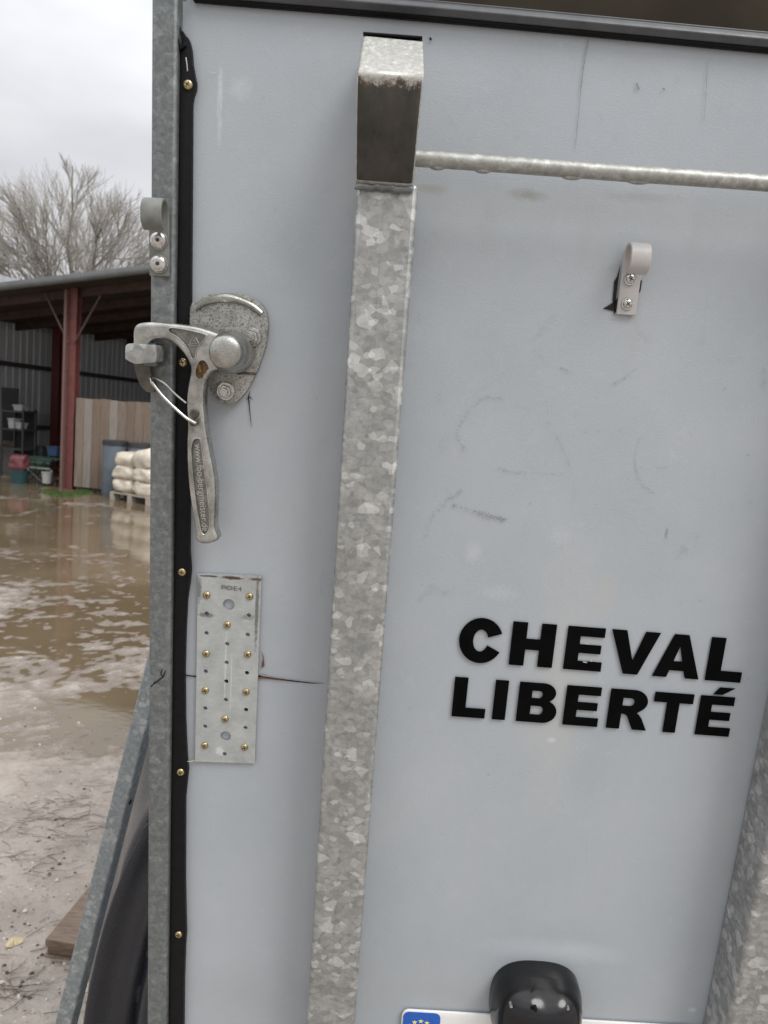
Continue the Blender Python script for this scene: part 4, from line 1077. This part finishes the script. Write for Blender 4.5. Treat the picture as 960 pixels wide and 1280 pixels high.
# ---- things standing in and before the barn
def bagmesh(mb, c, sx, sy, sz, seed, M3=None):
    bmx = bmesh.new(); bmesh.ops.create_cube(bmx, size=2); bmesh.ops.subdivide_edges(bmx, edges=bmx.edges, cuts=7, use_grid_fill=True)
    vs = []
    for v in bmx.verts:
        p = v.co.copy(); q = Vector((math.copysign(abs(p.x) ** 1, p.x), p.y, p.z))
        n4 = (abs(p.x)**5 + abs(p.y)**5 + abs(p.z)**3.2) ** (1/4.2); q = p / max(n4, 1e-6) * max(abs(p.x), abs(p.y), abs(p.z))
        q = Vector((q.x * sx/2, q.y * sy/2, q.z * sz/2))
        q += q.normalized() * (.045 * noise.noise(Vector((q.x * 6 + seed, q.y * 6, q.z * 9))) + .018 * noise.noise(Vector((q.x * 19, q.y * 19 + seed, q.z * 24))))
        if M3: q = M3 @ q
        vs.append(Vector(c) + q)
    mb.add(vs, [tuple(v.index for v in f.verts) for f in bmx.faces]); bmx.free()
m = NT('cream_film_bag')
m.set(col=m.ramp(m.noise(7, 6, .7, 1.5), [(.3, (.62, .54, .42)), (.5, (.72, .65, .54)), (.7, (.82, .77, .69))]), rough=.25); m.bump(m.noise(13, 6, .65, 2.5), .9, .03); M['bag'] = m.m
M['pallet'] = plain('grey_pallet', (.36, .32, .27), .8, 0, .3, 9)
pc = G(137, 624); pr_ = G(178, 631)
print('pallet', pc, pr_, (pr_-pc).length)
pd = (pr_ - pc); pd.z = 0; pd.normalize(); pn = Vector((-pd.y, pd.x, 0))
PM = Matrix((pd, pn, Vector((0, 0, 1)))).transposed().to_4x4(); PM.translation = pc
pal = empty('pallet', PM); tag(pal, 'grey wooden pallet on the mud carrying the cream bags', 'pallet')
PW = 1.0; PD_ = .56
mb = MB()
for k in range(4): mb.box((0, k * .147, .115), (PW, k * .147 + .12, .14))
mb.build('top_boards', M['pallet'], pal)
for k in range(3):
    for j in range(3): MB().box((k * (PW - .10) / 2, j * .22, .02), (k * (PW - .10) / 2 + .10, j * .22 + .12, .114)).build('block', M['pallet'], pal)
mb = MB()
for k in range(3): mb.box((k * (PW - .10) / 2, 0, 0), (k * (PW - .10) / 2 + .10, PD_, .019))
mb.build('runners', M['pallet'], pal)
names = {(0,0): 'cream bag at the bottom left of the pallet', (0,1): 'cream bag at the bottom right of the pallet, beside the corner post', (1,0): 'cream bag in the middle layer, left end of the pallet', (1,1): 'cream bag in the middle layer under the bulging round ended bag',
         (2,0): 'flat cream bag topmost on the left end of the pallet'}
for k in range(3):
    for j in range(2):
        if (k, j) == (2, 1): continue
        mb = MB(); ln = .50; zc = .14 + .115 + k * .225
        bagmesh(mb, (0, 0, 0), ln + .03, .56, .25, k * 7 + j * 3)
        o = mb.build('filled_bag', M['bag'], None, smooth=True, angle=80); o.matrix_basis = PM @ Matrix.Translation((.25 + j * .49 + random.uniform(-.02, .02), .28, zc)) @ Matrix.Rotation(random.uniform(-.04, .04), 4, 'Z')
        tag(o, names[(k, j)], 'bag', 'cream bags stacked on the pallet')
mb = MB(); bagmesh(mb, (0, 0, 0), .50, .55, .34, 31)
o = mb.build('filled_bag', M['bag'], None, smooth=True, angle=80); o.matrix_basis = PM @ Matrix.Translation((.74, .27, .75)) @ Matrix.Rotation(R(-14), 4, 'Y')
tag(o, 'bulging cream bag with round end lying on top of the pallet', 'bag', 'cream bags stacked on the pallet')

# barrels
M['barrel'] = plain('blue_grey_plastic', (.11, .135, .16), .5, 0, .15, 6)
M['lid'] = plain('dark_lid', (.03, .032, .035), .5, 0, .2, 6)
def barrel(px, py, dist, r, h, label):
    c = W(px, py, dist); c.z = .0
    o = empty('barrel', None, c); tag(o, label, 'barrel', 'barrels against the board wall')
    MB().lathe((0, 0, 0), (0, 0, 1), [(r * .9, 0), (r * .95, .05), (r, .1), (r, h * .45), (r * 1.02, h * .5), (r, h * .55), (r, h - .08), (r * .97, h - .03)], 28).build('barrel_body', M['barrel'], o, smooth=True)
    MB().lathe((0, 0, 0), (0, 0, 1), [(r * 1.04, h - .075), (r * 1.05, h), (r * .95, h + .015), (r * .2, h + .015)], 28).build('barrel_lid', M['lid'], o, smooth=True)
barrel(143, 600, 13.66, .215, .98, 'blue grey lidded barrel left behind the bag pallet')
barrel(176, 600, 13.6, .215, .97, 'blue grey lidded barrel behind the bag pallet beside the corner post')

# moss strip
mb = MB(); m_ = plain('moss_green', (.07, .11, .03), .9, 0, .5, 20)
for i in range(2200):
    px = random.uniform(53, 116); py = 616.5 + 2.2 * math.sin(px * .1) + random.gauss(0, 1.7) + (px - 80) * .03; p = G(px, py)
    if abs(px - 84) > 33 + random.gauss(0, 3): continue
    z = gh(p.x, p.y); a = random.uniform(0, 6.3); h = random.uniform(.012, .04); w_ = .012
    d = Vector((math.cos(a), math.sin(a), 0)) * w_; t = Vector((random.uniform(-.02, .02), random.uniform(-.02, .02), h))
    q = Vector((p.x, p.y, max(z, 0) - .002)); mb.add([q - d, q + d, q + t], [(0, 1, 2)])
o = mb.build('grass', m_); tag(o, 'low green grass and moss along the foot of the red post', 'grass', kind='stuff')

# work table frame (green) with cross legs
def place(px, py, dist, z=0.0):
    c = W(px, py, dist); c.z = z; return c
M['green'] = plain('green_paint', (.03, .065, .048), .5, 0, .3, 12)
tb = empty('work_trestle', None, place(53, 590, 15.0)); tb.rotation_euler = (0, 0, R(-12)); tag(tb, 'dark green metal trestle table with crossed legs left of the red post', 'trestle')
mb = MB()
for k in range(4): mb.box((-.40, -.30 + k * .17, .46), (.40, -.30 + k * .17 + .10, .49))
mb.box((-.40, -.34, .40), (.40, -.31, .45)); mb.build('table_top', M['green'], tb)
mb = MB().box((-.40, -.36, .30), (.42, -.33, .335)); mb.build('rail', plain('pale_green_rail', (.16, .22, .17), .5), tb)
for sx in (-1, 1):
    for (a, b) in ((-.32, .32), (.32, -.32)):
        MB().tube([Vector((a * sx * 1.0, -.33 + sx * .02 + (.3 if sx > 0 else 0), .46)), Vector((b * sx, -.33 + sx * .02 + (.3 if sx > 0 else 0), .0))], .014, 6).build('leg', M['lid'], tb)
def bucket(px, dist, r, h, mat, label, z=0.0, py=600):
    o = empty('bucket', None, place(px, py, dist, z)); tag(o, label, 'bucket')
    MB().lathe((0, 0, 0), (0, 0, 1), [(r * .8, 0), (r, h), (r * 1.05, h), (r * 1.05, h - .02), (r * .93, h - .02), (r * .78, .01)], 20, cap=False).add([(r*.79*math.cos(k*.314), r*.79*math.sin(k*.314), .006) for k in range(20)], [tuple(range(20))]).build('bucket_body', mat, o, smooth=True)
    MB().tube([Vector((r * math.cos(t), 0, h + r * .55 * math.sin(t))) for t in [math.pi * i / 8 for i in range(9)]], .005, 5).build('handle', M['steel'], o)
bucket(58.5, 14.6, .10, .22, plain('white_plastic', (.36, .36, .35), .4), 'small white bucket standing under the green trestle', .04)
bucket(24, 14.6, .17, .26, plain('teal_plastic', (.02, .06, .065), .4), 'dark teal bucket with a pink sack in it, left of the trestle')
mb = MB(); bagmesh(mb, (0, 0, 0), .30, .26, .32, 5); o = mb.build('pink_sack', plain('pink_sack', (.13, .035, .045), .5, 0, .3, 12), None, smooth=True, angle=80); o.location = place(24, 570, 14.6, .38); tag(o, 'pink and red sack stuffed in the teal bucket', 'sack')
# dark shelf rack with white tubs
rk = empty('shelf_rack', None, place(24, 590, 16.0)); rk.rotation_euler = (0, 0, R(-14)); tag(rk, 'black shelf rack holding white tubs against the sheet wall', 'shelf')
for k, z_ in enumerate((.55, .95, 1.32)): MB().box((-.30, -.20, z_), (.24, .20, z_ + .03)).build('shelf', M['lid'], rk)
for a in (-.30, .21):
    for b in (-.20, .17): MB().box((a, b, 0), (a + .03, b + .03, 1.40)).build('upright', M['lid'], rk)
MB().box((-.30, .201, .3), (.24, .215, 1.36)).build('back_panel', M['tear'], rk)
def tub(px, dist, z, w, h, label, mat=None, name='plastic_tub', cat='tub', py=530, d=.22):
    c = place(px, py, dist, z); mb = MB(); t = .008
    lo, hi = .85, 1.0; vs = [(sx * w/2 * k, sy * d/2 * k, zz) for k, zz in ((lo, 0), (hi, h)) for sx, sy in ((-1,-1),(1,-1),(1,1),(-1,1))]
    mb.add(vs, [(3,2,1,0),(4,5,6,7),(0,1,5,4),(1,2,6,5),(2,3,7,6),(3,0,4,7)]); mb.box((-w/2 - .012, -d/2 - .012, h + .001), (w/2 + .012, d/2 + .012, h + .025))
    o = mb.build(name, mat or plain('tub_white', (.30, .30, .29), .5), bevel=.006); o.location = c; o.rotation_euler = (0, 0, R(-14)); tag(o, label, cat); return o
tub(18, 15.8, .99, .14, .18, 'white tub at the left of the rack middle shelf')
tub(26, 15.85, .99, .16, .10, 'low pale tub beside the taller white tub on the rack', plain('tub_grey', (.36, .37, .37), .5))
tub(26, 15.9, 1.355, .22, .10, 'grey tub standing on top of the shelf rack', plain('tub_grey2', (.28, .29, .30), .5))
tub(69, 15.6, .50, .24, .17, 'blue crate behind the green trestle', plain('blue_crate', (.025, .06, .14), .5), 'blue_crate', 'crate', 565)
tub(48, 16.3, .42, .36, .20, 'black box on the floor behind the trestle', M['lid'], 'black_box', 'box', 570)
# grey cabinet at the left edge
cb = empty('machine_cabinet', None, place(0, 590, 16.6)); cb.rotation_euler = (0, 0, R(-14)); tag(cb, 'dark machine cabinet with grey frame cut by the photo edge', 'cabinet')
MB().box((-.45, -.2, .75), (.14, .3, 1.80)).build('cabinet_body', plain('cabinet_dark', (.02, .02, .022), .7, 0, .3, 6, .2), cb, bevel=.01)
MB().box((.14, -.23, .70), (.20, .3, 1.82)).box((-.45, -.23, 1.42), (.139, -.205, 1.60)).build('cabinet_frame', plain('frame_grey', (.08, .08, .08), .6), cb)
MB().box((-.45, -.30, .62), (.24, .3, .69)).build('bench_top', plain('bench_wood', (.26, .20, .13), .7), cb)
for a in (-.42, .12): MB().box((a, -.22, 0), (a + .06, -.16, .619)).build('leg', M['lid'], cb)
MB().box((-.3, .1, .0), (.62, .14, .58)).build('back_board', plain('grey_board', (.17, .16, .15), .7), cb)
# notice board pinned to the wall
q = W(54, 526, 16.85)
ang = math.atan2((BM.to_3x3() @ dirw).y, (BM.to_3x3() @ dirw).x)
o = MB().box((-.2, -.012, -.16), (.2, .0, .16)).box((-.21, -.016, .16), (.21, .0, .175)).build('notice_board', plain('notice_grey', (.30, .30, .30), .6), bevel=.002)
dw = (BM.to_3x3() @ dirw); wp = BM @ A2; t = ((q - wp).x * dw.x + (q - wp).y * dw.y); wq = wp + dw * t + (BM.to_3x3() @ nw) * .05
qq = W(54, 526, 1.0); dvec = Vector((qq.x, qq.y, 0)).normalized()
# intersect view direction with wall line
den = dvec.x * dw.y - dvec.y * dw.x; tt = (wp.x * dw.y - wp.y * dw.x) / den; hit = dvec * tt
o.location = Vector((hit.x, hit.y, W(54, 526, hit.y).z)) + (BM.to_3x3() @ nw) * .06; o.rotation_euler = (0, 0, ang)
tag(o, 'small grey notice board on the corrugated wall above the trestle', 'notice board')

# ================================================================== TREES
bark = plain('grey_green_bark', (.15, .145, .10), .9, 0, .3, 8)
twig = plain('bare_twigs', (.33, .31, .28), .9, 0, .2, 8)
def tree(loc, cz, rx, rz, seed, label, trunk_h=3.0, n_limbs=21):
    rnd = random.Random(seed)
    root = empty('bare_tree', None, loc); tag(root, label, 'tree', 'bare trees behind the barn')
    tb_, cb_ = MB(), MB()
    tb_.tube([Vector((0, 0, 0)), Vector((.05, 0, trunk_h * .5)), Vector((.1, .1, trunk_h))], [.42, .34, .30], 10)
    core = Vector((0, 0, cz - rz * 1.25))
    def rad(d):
        k = 1 + .05 * noise.noise(d * 4 + Vector((seed, 0, 0)))
        e = Vector((d.x / rx, d.y / rx, d.z / (cz + rz - core.z)))
        return .99 * k / e.length
    def jit(d, a):
        ax_ = d.orthogonal().normalized(); ax_.rotate(Matrix.Rotation(rnd.uniform(0, 6.283), 3, d)); an = R(a) * math.sqrt(rnd.random())
        return (d * math.cos(an) + ax_ * math.sin(an)).normalized()
    SP = (52, 38, 34, 6); RD = (.085, .034, .018, .010, .0075); CH = (9, 7, 5, 4); SG = (8, 5, 4, 3, 2)
    def grow(p, t0, d, reach, lev):
        tgt = core + d * rad(d) * reach; ln = (tgt - p).length
        if ln < .10: return
        c1 = p + t0 * ln * .45; ns = SG[lev]; pts = []; rs = []; wob = .022 * ln
        for k in range(ns + 1):
            t = k / ns; q = p * (1-t)**2 + c1 * 2*t*(1-t) + tgt * t*t
            if 0 < k < ns: q = q + Vector((rnd.gauss(0, wob), rnd.gauss(0, wob), rnd.gauss(0, wob)))
            pts.append(q); rs.append(max(.006, RD[lev] * (1 - .72 * t)))
        (tb_ if lev < 1 else cb_).tube(pts, rs, (7, 5, 4, 3, 3)[lev], cap=False)
        if lev >= 3: return
        for c in range(CH[lev]):
            t = .12 + .82 * (c + rnd.random()) / CH[lev]; ix = min(ns - 1, int(t * ns)); bp = pts[ix].lerp(pts[ix+1], t * ns - ix)
            di = (pts[ix+1] - pts[ix]).normalized()
            db = (bp - core).normalized(); gap = rad(db) - (bp - core).length
            nd = jit((db * .75 + di * .55).normalized(), SP[lev]); q = bp + nd * max(.28, gap * rnd.uniform(.55, 1.05)); q.z += .02
            dq = (q - core); grow(bp, (jit(di, 20) * .6 + nd).normalized(), dq.normalized(), dq.length / rad(dq.normalized()), lev + 1)
    for k in range(n_limbs):
        zc_ = 1 - (k + .5) / n_limbs * .86; a = 2.39996 * k + seed; xy = math.sqrt(1 - zc_ * zc_)
        d = Vector((math.cos(a) * xy, math.sin(a) * xy, zc_)).normalized()
        grow(Vector((.05, .05, trunk_h * rnd.uniform(.75, 1))), (d * .7 + Vector((0, 0, 1))).normalized(), d, rnd.uniform(.88, 1.0), 0)
    print('tree', len(cb_.f), max(v[2] for v in cb_.v), max(v[0] for v in cb_.v) - min(v[0] for v in cb_.v))
    tb_.build('trunk', bark, root); cb_.build('crown', twig, root)
D_ = 34
c = W(90, 400, D_); c.z = 0; zc = W(98, 292, D_).z; tree(c, zc, 4.9, W(98, 198, D_).z - zc, 5, 'round bare tree rising behind the barn roof beside the corner post', 3.6)
c = W(-70, 400, 30); c.z = 0; zc = W(-40, 350, 30).z; tree(c, zc, 3.5, 2.3, 11, 'lower bare tree at the left photo edge with branches over the roof', 3.4, 9)

# ================================================================== SKY / LIGHT
w = bpy.data.worlds.new('World'); sc.world = w; w.use_nodes = True
nt = w.node_tree; nt.nodes.clear()
out = nt.nodes.new('ShaderNodeOutputWorld'); bg = nt.nodes.new('ShaderNodeBackground'); bg.inputs[1].default_value = .1
sky = nt.nodes.new('ShaderNodeTexSky'); sky.sky_type = 'NISHITA'; sky.sun_disc = False
SE, SA = R(48), R(200)     # sun elevation, compass direction it comes from (behind and right of the camera)
sky.sun_elevation = SE; sky.sun_rotation = R(139); sky.dust_density = 4
hs = nt.nodes.new('ShaderNodeHueSaturation'); hs.inputs['Saturation'].default_value = .25
tc = nt.nodes.new('ShaderNodeTexCoord'); sep = nt.nodes.new('ShaderNodeSeparateXYZ')
rp = nt.nodes.new('ShaderNodeValToRGB'); e = rp.color_ramp.elements
e[0].position = 0.0; e[0].color = (.42, .424, .43, 1); e[1].position = .9; e[1].color = (1, 1, 1.0, 1)
x = e.new(.30); x.color = (.375, .382, .395, 1); x = e.new(.5); x.color = (.62, .63, .65, 1)
nz = nt.nodes.new('ShaderNodeTexNoise'); nz.inputs['Scale'].default_value = 3.2; nz.inputs['Detail'].default_value = 4; nz.inputs['Roughness'].default_value = .5
mpn = nt.nodes.new('ShaderNodeMapping'); mpn.inputs['Scale'].default_value = (1, 1, 2.2)
r2 = nt.nodes.new('ShaderNodeValToRGB'); e2 = r2.color_ramp.elements; e2[0].position = .35; e2[0].color = (.80, .80, .82, 1); e2[1].position = .65; e2[1].color = (1.06, 1.06, 1.06, 1)
mul = nt.nodes.new('ShaderNodeMix'); mul.data_type = 'RGBA'; mul.blend_type = 'MULTIPLY'; mul.inputs[0].default_value = 1
mx = nt.nodes.new('ShaderNodeMix'); mx.data_type = 'RGBA'; mx.inputs[0].default_value = .92
scl = nt.nodes.new('ShaderNodeVectorMath'); scl.operation = 'SCALE'; scl.inputs['Scale'].default_value = 20.0
lk = nt.links.new
lk(sky.outputs[0], hs.inputs['Color']); lk(tc.outputs['Generated'], sep.inputs[0]); lk(sep.outputs[2], rp.inputs[0])
lk(tc.outputs['Generated'], mpn.inputs[0]); lk(mpn.outputs[0], nz.inputs['Vector']); lk(nz.outputs[0], r2.inputs[0])
lk(rp.outputs[0], mul.inputs[6]); lk(r2.outputs[0], mul.inputs[7]); lk(mul.outputs[2], scl.inputs[0])
lk(hs.outputs[0], mx.inputs[6]); lk(scl.outputs[0], mx.inputs[7]); lk(mx.outputs[2], bg.inputs[0]); lk(bg.outputs[0], out.inputs[0])
sd = bpy.data.lights.new('sun', 'SUN'); sd.energy = 1.5; sd.angle = R(24); sd.color = (1, .97, .93)
so = bpy.data.objects.new('sun', sd); col.objects.link(so)
to = Vector((.66 * math.cos(SE), -.75 * math.cos(SE), math.sin(SE)))   # towards the sun
so.rotation_euler = to.to_track_quat('Z', 'Y').to_euler(); so.location = (2, -3, 6)

# ================================================================== CAMERA
cd = bpy.data.cameras.new('camera'); co = bpy.data.objects.new('camera', cd); col.objects.link(co)
right_ = Vector((cr, sr * sp, sr * cp)); right_.z = sr * cp; right_.y = sr * sp
upv = Vector((-sr, cr * sp, cr * cp)); fw = Vector((0, cp, -sp))
mt = Matrix((right_, upv, -fw)).transposed().to_4x4(); mt.translation = CAM
co.matrix_world = mt
cd.sensor_fit = 'VERTICAL'; cd.sensor_height = 36; cd.lens = 27; cd.clip_start = .02; cd.clip_end = 1500
cd.dof.use_dof = True; cd.dof.focus_distance = .74; cd.dof.aperture_fstop = 14
sc.camera = co
sc.view_settings.view_transform = 'Standard'; sc.view_settings.look = 'None'; sc.view_settings.exposure = .16; sc.view_settings.gamma = 1
sc.cycles.use_denoising = True
